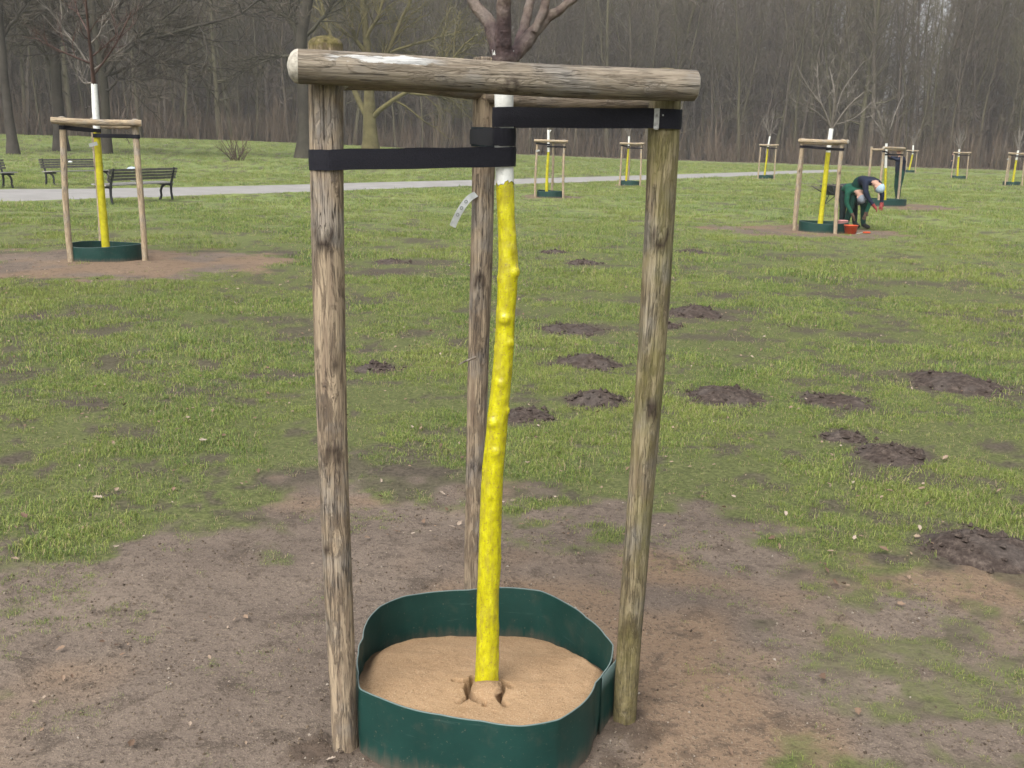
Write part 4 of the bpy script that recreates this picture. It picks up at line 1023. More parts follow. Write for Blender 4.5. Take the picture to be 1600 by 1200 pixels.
ellipsoid(gf, sc_ + [0, 0.006, 0], (0.012, 0.008, 0.014), 14, 10)
ft = gf.build('fork_tmp', M['bark_young'])
rm = ft.modifiers.new('r', 'REMESH'); rm.mode = 'VOXEL'; rm.voxel_size = 0.0028
sm_ = ft.modifiers.new('s', 'SMOOTH'); sm_.factor = 0.5; sm_.iterations = 5
bpy.context.view_layer.update()
fme = bpy.data.meshes.new_from_object(ft.evaluated_get(bpy.context.evaluated_depsgraph_get())); bpy.data.objects.remove(ft)
co = np.empty(len(fme.vertices) * 3); fme.vertices.foreach_get('co', co); co = co.reshape(-1, 3)
k_ = smooth(0.085, 0.02, np.hypot(co[:, 0] - sc_[0] - 0.006, (co[:, 2] - sc_[2] + 0.02) * 0.8) + 0.05 * (fbm(co[:, 0] * 60, co[:, 2] * 60, 3, 2) - 0.5))
fme.attributes.new('darkbark', 'FLOAT', 'POINT').data.foreach_set('value', k_.astype(np.float32))
fme.polygons.foreach_set('use_smooth', np.ones(len(fme.polygons), bool))
def fork_mat():
    mt, nt, b = new_mat('fork_bark', 0.7, 0.3); v = coords(nt, 'Object')
    n = noise(nt, v, 45, 5, 0.65); n2 = noise(nt, v, 14, 3)
    c = ramp(nt, n, [(0.3, (0.060, 0.040, 0.034)), (0.5, (0.098, 0.072, 0.057)), (0.72, (0.165, 0.134, 0.106))])
    c = mixc(nt, mth(nt, 'MULTIPLY', rampf(nt, n2, 0.45, 0.65), 0.5), c, (0.17, 0.145, 0.125))
    c = mixc(nt, mth(nt, 'MULTIPLY', attr(nt, 'darkbark'), 0.85), c, ramp(nt, n, [(0.3, (0.016, 0.010, 0.011)), (0.7, (0.062, 0.036, 0.038))]))
    lk(nt, c, b.inputs['Base Color']); bump(nt, b, mth(nt, 'ADD', n, noise(nt, v, 140, 3)), 0.8, 0.004); return mt
M['fork'] = fork_mat()
fme.materials.clear(); fme.materials.append(M['fork']); fme.name = 'limbs'
fo = bpy.data.objects.new('limbs', fme); COL.objects.link(fo); fo.parent = tree
gw.build('twigs', [M['fork'], M['fork']], tree)['kind'] = 'stuff'
# sand-caked foot of the trunk
g = Geo(); ellipsoid(g, gpt(761, 1078, 0.138) - tl, (0.041, 0.040, 0.021), 40, 26, fn=lambda V, D: V * (1 + 0.30 * (fbm(D[:, 0] * 3.5 + 4, D[:, 1] * 3.5 + D[:, 2] * 4, 4, 16) - 0.5))[:, None], damp=0.14)
g.build('trunk_foot', M['sand'], tree)

# ---- straps
def zc(x, y, Y): return aty(x, y, Y)[2]
def on_line(A, B, z):
    t = (z - A[2]) / (B[2] - A[2]); return A + (B - A) * t
def trunk_at(z):
    k = np.argsort(TP[:, 2]); return np.array([np.interp(z, TP[k, 2], TP[k, 0]), TY, z]), np.interp(z, TP[k, 2], TR[k])
zl, zl2 = zc(516, 250, LY - 0.04), zc(787, 245, TY - 0.03)
q, qr = trunk_at(zl2)
belt('strap', on_line(Lb, Lt, zl), 0.0415, q, qr + 0.003, 0.047, M['strap'], frame)
zr, zr2 = zc(1038, 185, RY - 0.04), zc(787, 183, TY - 0.03)
q, qr = trunk_at(zr2)
sR = belt('strap', on_line(Rb, Rt, zr), 0.0415, q, qr + 0.003, 0.047, M['strap'], frame)
zb, zb2 = zc(758, 214, BY - 0.03), zc(787, 214, TY - 0.03)
q, qr = trunk_at(zb2)
sB = belt('strap', on_line(Bb, Bt, zb), 0.037, q, qr + 0.003, 0.043, M['strap'], frame); 
g = Geo()   # dusty patch of the rear strap round its post
Pb = on_line(Bb, Bt, zb) - np.array(frame.location); th = np.linspace(-2.6, -0.35, 16)
V = np.concatenate([[Pb + [math.cos(t) * 0.0425, math.sin(t) * 0.0425, dz] for t in th] for dz in (-0.0285, 0.0285)]); g.add(V, quads=grid_faces(2, 16, False)); V2 = V + np.array([0, 0.004, 0])
g.build('strap_overlap', M['strap_green'], sB)
g = Geo()
pr = on_line(Rb, Rt, zr); a = aty(1026, 185, pr[1] - 0.048) - np.array(frame.location)
box(g, a, (0.0125, 0.003, 0.047)); ellipsoid(g, a + [0, -0.0015, -0.0225], (0.0068, 0.003, 0.005), 10, 7); ellipsoid(g, a + [0.0005, -0.002, 0.008], (0.003, 0.003, 0.003), 8, 6)
g.build('nail_plate', M['nail'], sR)
g = Geo(); ellipsoid(g, aty(1036, 180, pr[1] - 0.049) - np.array(frame.location), (0.0022, 0.002, 0.0022), 8, 6); g.build('nail', M['nail'], sR)
# curved plastic tag nailed to the rear post
g = Geo(); pl = [aty(x, y, BY - d) - np.array(frame.location) for x, y, d in ((744, 303, 0.03), (733, 310, 0.05), (722, 324, 0.06), (713, 340, 0.06), (707, 354, 0.055))]
P, _, _ = resample(pl, [1] * 5, 24); T = np.gradient(P, axis=0); T /= np.linalg.norm(T, axis=1, keepdims=True); W = np.cross(T, [0, -1.0, 0.35]); W /= np.linalg.norm(W, axis=1, keepdims=True); nr = np.cross(T, W)
V = np.stack([P - W * 0.010, P + W * 0.010, P + W * 0.010 + nr * 0.0012, P - W * 0.010 + nr * 0.0012], 1).reshape(-1, 3); g.add(V, quads=grid_faces(24, 4), smooth=False)
tg = g.build('tag', M['tag'], frame); g = Geo()
for k in (8, 12, 16):
    th = np.arange(14) * 2 * np.pi / 14
    for sgn in (1, -1):
        c = P[k] + nr[k] * (0.0028 if sgn > 0 else -0.0016)
        o_ = [c + T[k] * math.cos(t) * 0.0062 + W[k] * math.sin(t) * 0.0052 for t in th]; i_ = [c + T[k] * math.cos(t) * 0.0028 + W[k] * math.sin(t) * 0.0022 for t in th]
        g.add(np.array(o_ + i_), quads=grid_faces(2, 14), smooth=False)
g.build('tag_print', M['print'], tg)
# pale sliver of wood standing off the rear post
g = Geo(); tube(g, [aty(744, 558, BY - 0.05) - np.array(frame.location), aty(728, 564, BY - 0.06) - np.array(frame.location), aty(716, 570, BY - 0.065) - np.array(frame.location)], [0.004, 0.0035, 0.0015], 6); g.build('wood_splinter', M['bar_plain'], frame)

# ---- green ring and its sand
def ring_obj(name, fn, zfn, n, parent_loc, thick, label, z_bottom=-0.03, overlap=None):
    th = np.linspace(-np.pi, np.pi, n, endpoint=False); r = fn(th); z = zfn(th)
    prof_z = [0, 0.25, 0.5, 0.75, 0.985, 1.0]
    g = Geo(); V = []; rim = []
    rows = [(1, k) for k in prof_z] + [(0, k) for k in prof_z[::-1]]
    for out, k in rows:
        rr_ = r + (thick if out else 0.0) + 0.011 * (vnoise(th * 3, np.full(n, k * 1.6), 4) - 0.5); zz = z_bottom + (z - z_bottom) * k
        V.append(np.stack([rr_ * np.cos(th), rr_ * np.sin(th), zz], 1)); rim.append(np.full(n, 1.0 if k == 1.0 else 0.0))
    m_ = len(rows); g.add(np.concatenate(V), quads=grid_faces(m_, n), rim=np.concatenate(rim))
    o = g.build(name, M['ring'], loc=parent_loc); tag(o, label, 'watering ring', 'green plastic rings round young trees'); return o
def rim_z(th): return RIMZ + 0.006 * np.sin(2 * th + 0.6) + 0.003 * np.sin(5 * th)
ring = ring_obj('watering_ring', ring_r, rim_z, 240, (RC[0], RC[1], 0), 0.0032, 'nearest dark green plastic ring half filled with sand, between the big stakes')
g = Geo()   # the lapped end of the sheet
ths = np.linspace(-0.42, -0.10, 14); V = []
for k in np.linspace(0, 1, 5):
    for t in ths: r_ = float(ring_r(t)) + 0.0065 + 0.006 * float(smooth(-0.25, -0.10, t)); V.append((r_ * math.cos(t), r_ * math.sin(t), -0.02 + (float(rim_z(t)) + 0.016) * k))
V = np.array(V); n_ = len(V); V2 = V * [1, 1, 1] + np.array([0.003, 0, 0])
g.add(np.vstack([V, V2]), quads=np.vstack([grid_faces(5, 14, False), grid_faces(5, 14, False)[:, ::-1] + n_, [(i, i + 1, i + 1 + n_, i + n_) for i in range(56, 69)], [(13 + 14 * i, 13 + 14 * i + n_, 27 + 14 * i + n_, 27 + 14 * i) for i in range(4)]]), rim=np.concatenate([np.where(np.arange(n_) >= 56, 0.8, 0)] * 2))
g.build('overlapping_end', M['ring'], ring)
def sand():
    nr_, na = 150, 380; th = np.linspace(-np.pi, np.pi, na, endpoint=False); R = ring_r(th) - 0.002
    u = np.linspace(0, 1, nr_)
    X = RC[0] + u[:, None] * R * np.cos(th); Y = RC[1] + u[:, None] * R * np.sin(th)
    U = np.repeat(u[:, None], na, 1)
    z = np.interp(Y, [2.25, 2.35, 2.6, 2.8, 3.0, 3.1], [0.150, 0.150, 0.135, 0.105, 0.055, 0.03])
    z = z - 0.03 * smooth(0.86, 1.0, U) * smooth(2.45, 2.8, Y) + 0.010 * (fbm(X * 9, Y * 9, 4, 3) - 0.5) + 0.004 * (fbm(X * 40, Y * 40, 3, 7) - 0.5)
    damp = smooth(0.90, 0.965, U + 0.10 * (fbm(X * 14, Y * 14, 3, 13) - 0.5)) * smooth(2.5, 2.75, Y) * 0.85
    tx, ty = TP[1][0], TY
    def seg(pts, w, dep):
        dd = np.full(X.shape, 9.0)
        for (a, b) in zip(pts[:-1], pts[1:]):
            a = np.array(a); b = np.array(b); ab = b - a; t = np.clip(((X - a[0]) * ab[0] + (Y - a[1]) * ab[1]) / (ab @ ab), 0, 1)
            dd = np.minimum(dd, np.hypot(X - a[0] - t * ab[0], Y - a[1] - t * ab[1]))
        return -dep * np.exp(-(dd / (w * 1.1))**4)
    def gp(x, y): return gpt(x, y, 0.132)[:2]
    plug = np.hypot((X - gp(763, 1080)[0]) / 0.040, (Y - gp(763, 1080)[1]) / 0.055); z = z + 0.016 * np.exp(-plug**4)
    z = z + seg([gp(712, 1063), gp(724, 1065), gp(738, 1061), gp(741, 1056)], 0.0085, 0.055)
    z = z + seg([gp(735, 1066), gp(730, 1078), gp(733, 1089), gp(742, 1097), gp(749, 1100)], 0.0070, 0.055)
    z = z + seg([gp(733, 1091), gp(724, 1099), gp(716, 1103)], 0.0045, 0.030)
    z = z + seg([gp(782, 1064), gp(791, 1070), gp(798, 1077)], 0.0062, 0.045)
    z = z + seg([gp(785, 1072), gp(784, 1084), gp(779, 1093), gp(785, 1101), gp(791, 1107)], 0.0066, 0.050)
    z = z + seg([gp(758, 1101), gp(757, 1108)], 0.0045, 0.025)
    V = np.stack([X, Y, z], -1).reshape(-1, 3) - [RC[0], RC[1], 0]
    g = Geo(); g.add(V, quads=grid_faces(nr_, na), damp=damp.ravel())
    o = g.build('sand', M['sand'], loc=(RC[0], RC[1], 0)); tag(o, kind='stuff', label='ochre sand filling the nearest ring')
sand()

# ================================================================== THE OTHER FRAMES, RINGS AND YOUNG TREES
INFO = {
    'A': ('wooden stake frame far left in front of the park benches', 'young tree with yellow trunk and reddish twigs in front of the benches', 'green ring on the brown soil circle at far left'),
    'B': ('stake frame seen just right of the nearest yellow trunk, before the path', 'thin young tree with forked white top right of the nearest trunk', 'green ring under the frame just right of the nearest trunk'),
    'C': ('stake frame partly behind the right post of the nearest frame', 'thin young tree peeping out left of the green stained post', 'green ring touching the edge of the green stained post in view'),
    'D': ('tall stake frame beside the crouching workers', 'young tree with yellow trunk beside the crouching workers', 'green ring beside the orange bucket'),
    'E': ('small distant stake frame at the edge of the pale path', 'small distant yellow trunked tree at the edge of the pale path', 'small distant green ring at the edge of the pale path'),
    'F': ('stake frame that the standing worker leans on', 'white-topped young tree where the standing worker is busy', 'green ring at the feet of the standing worker'),
    'G': ('most distant stake frame, just right of the standing worker', 'most distant young tree, just right of the standing worker', 'most distant green ring, just right of the standing worker'),
    'H': ('distant stake frame beside a dark blue walker near the wood', 'distant young tree beside a dark blue walker near the wood', 'distant green ring near the dark blue walker'),
    'I': ('stake frame at the far right edge of the view', 'young tree at the far right edge of the view', 'green ring at the far right edge of the view'),
}
TREE_PX = {  # base, yellow/white change, top of white, widths
    'A': ((166, 389, 13), (151, 203, 10), (147, 131, 9)), 'B': ((854, 303, 5), (857, 237, 4), (857, 203, 4)), 'C': ((978, 288, 3.5), (982, 231, 3), (983, 213, 3)),
    'D': ((1281, 353, 8), (1294, 238, 7), (1299, 201, 7)), 'E': ((1194, 278, 3), (1200, 229, 2.6), (1203, 213, 2.6)), 'F': ((1383, 315, 4), (1384, 262, 4), (1385, 224, 4)),
    'G': ((1420, 267, 2.6), (1426, 241, 2.4), (1427, 227, 2.4)), 'H': ((1496, 277, 3), (1498, 245, 2.8), (1499, 233, 2.8)), 'I': ((1582, 288, 3.4), (1588, 250, 3.2), (1591, 235, 3))}
for key, f in FR.items():
    l, r_, b = f['l'], f['r'], f['b']; c = f['c']; hgt = {'A': 1.80, 'D': 1.84, 'E': 1.9, 'G': 1.86}.get(key, 1.76); sd = ord(key)
    rr = np.random.RandomState(sd)
    root = empty('stake_frame', (c[0], c[1], 0)); tag(root, INFO[key][0], 'tree stakes', 'three-legged stake frames round young trees')
    big = key in 'AD'; sides, rings = (14, 30) if big else (8, 10)
    tops = []
    for P in (l, r_, b):
        lean = (c - P[:2]) * 0.05; T = np.array([P[0] + lean[0], P[1] + lean[1], hgt + rr.uniform(-0.01, 0.02)])
        pole('post', (P[0], P[1], -0.03), T, 0.038, 0.040, M['post_far'], root, sd + len(tops), sides=sides, rings=rings, knots=[(1.2, -0.1, 0.025, 0.004)] if big else [], bend=0.012, sawn=M['sawn']); tops.append(T)
    tl_, tr_, tb_ = tops
    def ext(a, bq, e): d = (bq - a) / np.linalg.norm(bq - a); return a - d * e, bq + d * e
    nrm = np.array([0, -0.075, 0]); dz = np.array([0, 0, -0.045])
    a_, b_ = ext(tl_ + nrm + dz, tr_ + nrm + dz, 0.10); pole('crossbar', a_, b_, 0.041, 0.041, M['post_far'], root, sd + 5, sides=sides, rings=rings, sawn=M['sawn'])
    dz2 = np.array([0, 0, -0.085])
    for k_, (u_, w_) in enumerate(((tl_, tb_), (tr_, tb_))):
        a_, b_ = along(u_, w_, 0.06) + dz2, along(u_, w_, 0.94) + dz2; pole('crossbar', a_, b_, 0.033, 0.033, M['post_far'], root, sd + 8 + k_, sides=sides, rings=rings)
    # tree
    (bx, by, bw), (mx, my, mw), (tx_, ty_, tw) = TREE_PX[key]
    Yt = c[1]; px = Yt / 1600.0
    base = aty(bx, by, Yt); base[2] = 0.10
    tr = empty('young_tree', (base[0], base[1], 0)); tag(tr, INFO[key][1], 'tree', 'young trees with yellow painted trunks'); loc = np.array(tr.location)
    mid = aty(mx, my, Yt); top = aty(tx_, ty_, Yt)
    g = Geo(); P, R, _ = resample([base - [0, 0, 0.1], along(base, mid, 0.5) + [rr.normal(0, 0.012), 0, 0], mid], [bw * px / 2, (bw + mw) * px / 4, mw * px / 2], 18)
    R = R * (1 + 0.18 * (fbm(P[:, 2] * 14, P[:, 2] * 0, 3, sd) - 0.5)); tube(g, P - loc, R, 12 if big else 7); g.build('trunk', M['yellow_far'], tr)
    g = Geo(); P, R, _ = resample([mid - [0, 0, 0.004], along(mid, top, 0.5), top], [mw * px / 2 * 1.02, mw * px / 2, tw * px / 2], 8); tube(g, P - loc, R, 12 if big else 7)
    if key == 'B': tube(g, [P[6] - loc, aty(861, 203, Yt) - loc], [0.03, 0.02], 6); 
    g.build('white_paint_band', M['white'], tr)
    # straps
    def tp(z):
        if z < mid[2]: return along(base, mid, (z - base[2]) / (mid[2] - base[2])), mw * px / 2
        return along(mid, top, (z - mid[2]) / (top[2] - mid[2])), mw * px / 2
    for (A_, T_), zz in zip(((l, tl_), (r_, tr_)), ((hgt - 0.13, hgt - 0.22) if key != 'D' else (hgt - 0.16, hgt - 0.20))):
        q, qr = tp(zz); A0 = np.array([A_[0], A_[1], 0.0]); pp = on_line(A0, T_, zz)
        belt('strap', pp, 0.043, np.array([q[0], q[1], zz - (0.03 if A_ is l else 0.0)]), qr + 0.006, 0.05, M['strap'], root)
    if key in 'ABI':
        g = Geo(); pp = on_line(np.array([l[0], l[1], 0.0]), tl_, hgt - (0.5 if key == 'A' else 0.35))
        if key == 'A': pp = tp(hgt - 0.33)[0] + np.array([-0.05, -0.05, 0])
        box(g, pp + [0.03 if key != 'I' else -0.06, -0.045, 0] - np.array([c[0], c[1], 0]), (0.11, 0.004, 0.045), rot=np.array([[0.96, 0, -0.26], [0, 1, 0], [0.26, 0, 0.96]])); g.build('tag', M['tag'], root)
    # crown of bare shoots
    g = Geo()
    if key == 'A':
        sh = [([(147, 134, 7), (143, 95, 5), (138, 45, 3.8), (133, -10, 3), (130, -90, 2)], 0), ([(141, 106, 3), (120, 72, 2.6), (96, 42, 2.2), (88, 22, 1.4)], 1), ([(146, 110, 3), (168, 93, 2.4), (196, 72, 1.6)], 1), ([(144, 100, 3), (100, 82, 2.2), (60, 62, 1.4)], 0), ([(140, 70, 2.6), (156, 52, 2), (161, 24, 1.4)], 1),
              ([(147, 128, 2.5), (132, 130, 2), (121, 116, 1.4)], 1), ([(138, 50, 2.6), (122, 20, 2), (112, -20, 1.2)], 0), ([(146, 118, 3), (180, 70, 2.4), (205, 20, 1.4)], 0), ([(142, 90, 2.6), (160, 75, 2), (182, 55, 1.2)], 0)]
    elif key == 'D':
        sh = [([(1299, 203, 4), (1286, 168, 3), (1264, 138, 2), (1250, 112, 1.2)], 1), ([(1299, 202, 4), (1304, 150, 3), (1296, 104, 1.6)], 1), ([(1300, 202, 3.4), (1326, 166, 2.4), (1352, 142, 1.4)], 1), ([(1300, 200, 4), (1308, 140, 3), (1322, 60, 2), (1331, -10, 1.4)], 1), ([(1299, 200, 3), (1280, 150, 2.2), (1277, 98, 1.2)], 1), ([(1300, 198, 3), (1318, 140, 2), (1350, 96, 1.2)], 1), ([(1298, 196, 3), (1272, 172, 2), (1246, 160, 1.2)], 1), ([(1300, 197, 3), (1336, 184, 2), (1362, 160, 1.2)], 1), ([(1304, 150, 2), (1312, 100, 1.6), (1306, 60, 1)], 1)]
    else:
        sh = []
        for _ in range(9 if key == 'F' else 7):
            ax, ay = rr.uniform(-30, 30) * 34 / Yt, -rr.uniform(25, 75) * 34 / Yt; sh.append(([(tx_, ty_ + 1, 2.2 * 34 / Yt), (tx_ + ax * 0.5, ty_ + ay * 0.6, 1.5 * 34 / Yt), (tx_ + ax, ty_ + ay, 1.0 * 34 / Yt)], 1))
    for pts, mi in sh:
        dep = rr.uniform(-0.6, 0.6); x0, y0, _ = pts[0]
        q = [aty(x, y, Yt + math.hypot(x - x0, y - y0) * px * dep) - loc for x, y, w in pts]
        P, R, _ = resample(q, [w * px / 2 for x, y, w in pts], 8); tube(g, P, R, 6, False, mi=mi)
        if key not in 'AD': foliate(g, P, R, rr, 4, 0.4, 3, 0.3, 0.010, mi=mi, up=0.15, start=0.25, bmi=mi)
        else: foliate(g, P, R, rr, 9 if key == 'D' else 6, 0.5 if key == 'D' else 0.42, 5, 0.26, 0.0065, mi=mi, up=0.15, start=0.25, bmi=mi)
    g.build('crown', [M['twig_red'], M['twig_grey']], tr)
    # ring
    rad = f['D'] * 0.5 * {'A': 0.95}.get(key, 0.98); w1, w2 = rr.uniform(0, 6, 2)
    o = ring_obj('watering_ring', lambda th: rad * (1 + 0.05 * np.sin(2 * th + w1) + 0.03 * np.sin(3 * th + w2)), lambda th: 0.20 + 0.012 * np.sin(2 * th + w2), 72, (c[0] + (0.26 if key == 'D' else 0), c[1] - (0.15 if key == 'D' else 0), 0), 0.006, INFO[key][2])

# ---- molehills
def molehill(x, y, r, lab, seed):
    rr = np.random.RandomState(seed); nr_, na = 26, 60
    u = np.linspace(0, 1, nr_)[:, None]; th = np.arange(na)[None] * 2 * np.pi / na
    R = r * (0.62 + 0.72 * fbm(np.cos(th) * 2.2 + seed, np.sin(th) * 2.2, 4, seed)) * np.where(np.abs(np.sin(th)) > 0, 1, 1)
    X = u * R * np.cos(th); Y = u * R * np.sin(th) * 0.95
    h = min(0.068, 0.19 * r) * rr.uniform(0.6, 1.2)
    Z = h * (1 - u**1.6) * (0.6 + 0.8 * fbm(X / r * 1.6 + seed, Y / r * 1.6, 3, seed + 1)) + (0.034 * (fbm(X * 14, Y * 14, 3, seed + 2) - 0.42) + 0.020 * (fbm(X * 45, Y * 45, 2, seed + 3) - 0.5)) * (1 - 0.6 * u) - 0.02 * u**3
    gx, gy = x + X, y + Y; Z = Z + micro(gx, gy)
    g = Geo(); g.add(np.stack([X, Y, Z], -1).reshape(-1, 3), quads=grid_faces(nr_, na))
    for _ in range(60):      # clods
        a = rr.rand() * 6.28; q = math.sqrt(rr.rand()) * 1.12; s = 0.004 + 0.006 * min(4, rr.exponential(1.0)); i = min(nr_ - 1, int(q * (nr_ - 1))); j = int(a / 6.2832 * na) % na
        Rj = R[0, j]; cx, cy = q * Rj * math.cos(a), q * Rj * math.sin(a) * 0.95
        V = np.array([[1, 0, 0], [-1, 0, 0], [0, 1, 0], [0, -1, 0], [0, 0, 1], [0, 0, -1.0]]) * rr.uniform(0.6, 1.2, (6, 1)) * s + [cx, cy, (Z[i, j] if q < 1 else float(micro(x + cx, y + cy))) + s * 0.3]
        g.add(V, tris=[(0, 2, 4), (2, 1, 4), (1, 3, 4), (3, 0, 4), (2, 0, 5), (1, 2, 5), (3, 1, 5), (0, 3, 5)], smooth=False)
    o = g.build('molehill', M['soil'], loc=(x, y, 0.0)); tag(o, lab, 'molehill', 'molehills on the lawn')
for i, ((x, y, hw, lab), (cx, cy, r)) in enumerate(zip(MOLE, MM)): molehill(cx, cy, r, lab, 400 + i)

# ---- single dead leaves large enough to pick out
for i, (x, y, s, lab) in enumerate([(1476, 722, 13, 'pale curled leaf at the right end of a dark molehill'), (38, 812, 15, 'crumpled brown leaf in the grass at the left edge'), (152, 780, 18, 'broad torn leaf in a thin patch of grass at left'), (182, 860, 14, 'tan leaf on the border between grass and bare soil at left'),
                                    (488, 890, 7, 'small white leaf on bare soil left of the left stake'), (318, 695, 14, 'pale leaf lying in grass midway left of the left stake'), (28, 663, 11, 'pale leaf at the left edge of the lawn'), (872, 712, 12, 'tan leaf on grass between yellow trunk and right stake'), (1440, 768, 12, 'dull leaf below the crumbly molehill'),
                                    (1285, 1068, 18, 'grey curled leaf on bare soil at lower right'), (1340, 1122, 18, 'pale twisted leaf at the lower right corner'), (1560, 772, 9, 'bright leaf in the grass near the right edge'), (1380, 865, 19, 'wide grey-brown leaf beside the largest molehill'), (1205, 848, 12, 'brown leaf on the border of soil and grass at right'),
                                    (1232, 512, 9, 'tiny tan leaf high on the right lawn'), (1033, 1058, 12, 'pale broken leaf just right of the right stake foot'), (150, 612, 8, 'tiny pale leaf above a worn streak at left'), (328, 1037, 8, 'tiny white scrap of leaf on the soil at lower left')]):
    c = gpt(x, y); o = bpy.data.objects.new('dead_leaf', LEAVES[i % 6]); COL.objects.link(o)
    o.location = (c[0], c[1], float(gz(c[0], c[1])) + 0.022); k = s * c[1] / 1600 * 0.72; o.scale = (k, k, k); o.rotation_euler = (rs.normal(0, 0.35), rs.normal(0, 0.35), rs.rand() * 6.28)
    tag(o, lab, 'leaf', 'larger dead leaves on the ground')

# ---- benches
def bench(P0, P1, front, label, hb=0.80):
    P0 = np.array([*P0[:2], 0.0]); P1 = np.array([*P1[:2], 0.0]); c = (P0 + P1) / 2; d = P1 - P0; L = np.linalg.norm(d); rz = math.atan2(d[1], d[0])
    root = empty('park_bench', c, rz); tag(root, label, 'bench', 'slatted park benches by the path')
    f = front    # +1: sits facing local +y
    for k in range(4):
        g = Geo(); box(g, (0, f * (0.08 + 0.105 * k), 0.43 + 0.006 * k), (L + 0.3, 0.088, 0.03)); g.build('seat_slat', M['bench_seat'], root)
    for k in range(4):
        g = Geo(); z = 0.565 + 0.072 * k; box(g, (0, f * (0.0 - 0.024 * k), z), (L + 0.3, 0.028, 0.056)); g.build('back_slat', M['bench_wood'], root)
    for s in (-1, 1):
        g = Geo(); x = s * L / 2
        tube(g, [(x, f * 0.0, -0.03), (x, f * 0.035, 0.2), (x, f * 0.028, 0.42), (x, f * -0.035, 0.6), (x, f * -0.085, hb + 0.02)], [0.035, 0.032, 0.035, 0.03, 0.028], 6)
        tube(g, [(x, f * 0.0, 0.38), (x, f * 0.2, 0.395), (x, f * 0.44, 0.40)], [0.035, 0.03, 0.03], 6)
        tube(g, [(x, f * 0.20, 0.385), (x, f * 0.30, 0.33), (x, f * 0.345, 0.22), (x, f * 0.33, 0.1), (x, f * 0.39, -0.03)], [0.028, 0.032, 0.03, 0.028, 0.034], 6)
        g.build('side_frame', M['iron'], root)
    return root, rz
b1, rz1 = bench(gpt(176, 319), gpt(270, 312), 1, 'bench on the near side of the path with its back to us')
b2, rz2 = bench(gpt(72, 290), gpt(158, 287), -1, 'bench beyond the path, seen behind the left stakes')
b3, rz3 = bench(gpt(-95, 297), gpt(5, 293), -1, 'bench cut off by the left edge of the picture')
def bag(P, s, mat, label, cat, seed):
    g = Geo(); ellipsoid(g, (0, 0, 0), s, 12, 8, fn=lambda V, D: V * (1 + 0.4 * (fbm(D[:, 0] * 2 + seed, D[:, 1] * 2 + D[:, 2] * 2, 3, seed) - 0.5))[:, None]); o = g.build({'bag': 'carrier_bag', 'paper': 'crumpled_paper'}[cat], mat, loc=P); tag(o, label, cat)
Yb = gpt(220, 314)[1]
bag(aty(206, 264, Yb + 0.10), (0.13, 0.07, 0.055), M['blue_paper'], 'pale blue bag lying on top of the near bench back', 'bag', 3)
q = aty(209, 288, Yb + 0.42); q[2] = 0.50
bag(q, (0.10, 0.08, 0.045), M['paper'], 'white paper on the seat of the near bench', 'paper', 4)
q = aty(110, 253, gpt(110, 289)[1] - 0.1)
bag(q, (0.07, 0.05, 0.035), M['paper'], 'small white scrap on the back of the bench beyond the path', 'paper', 5)

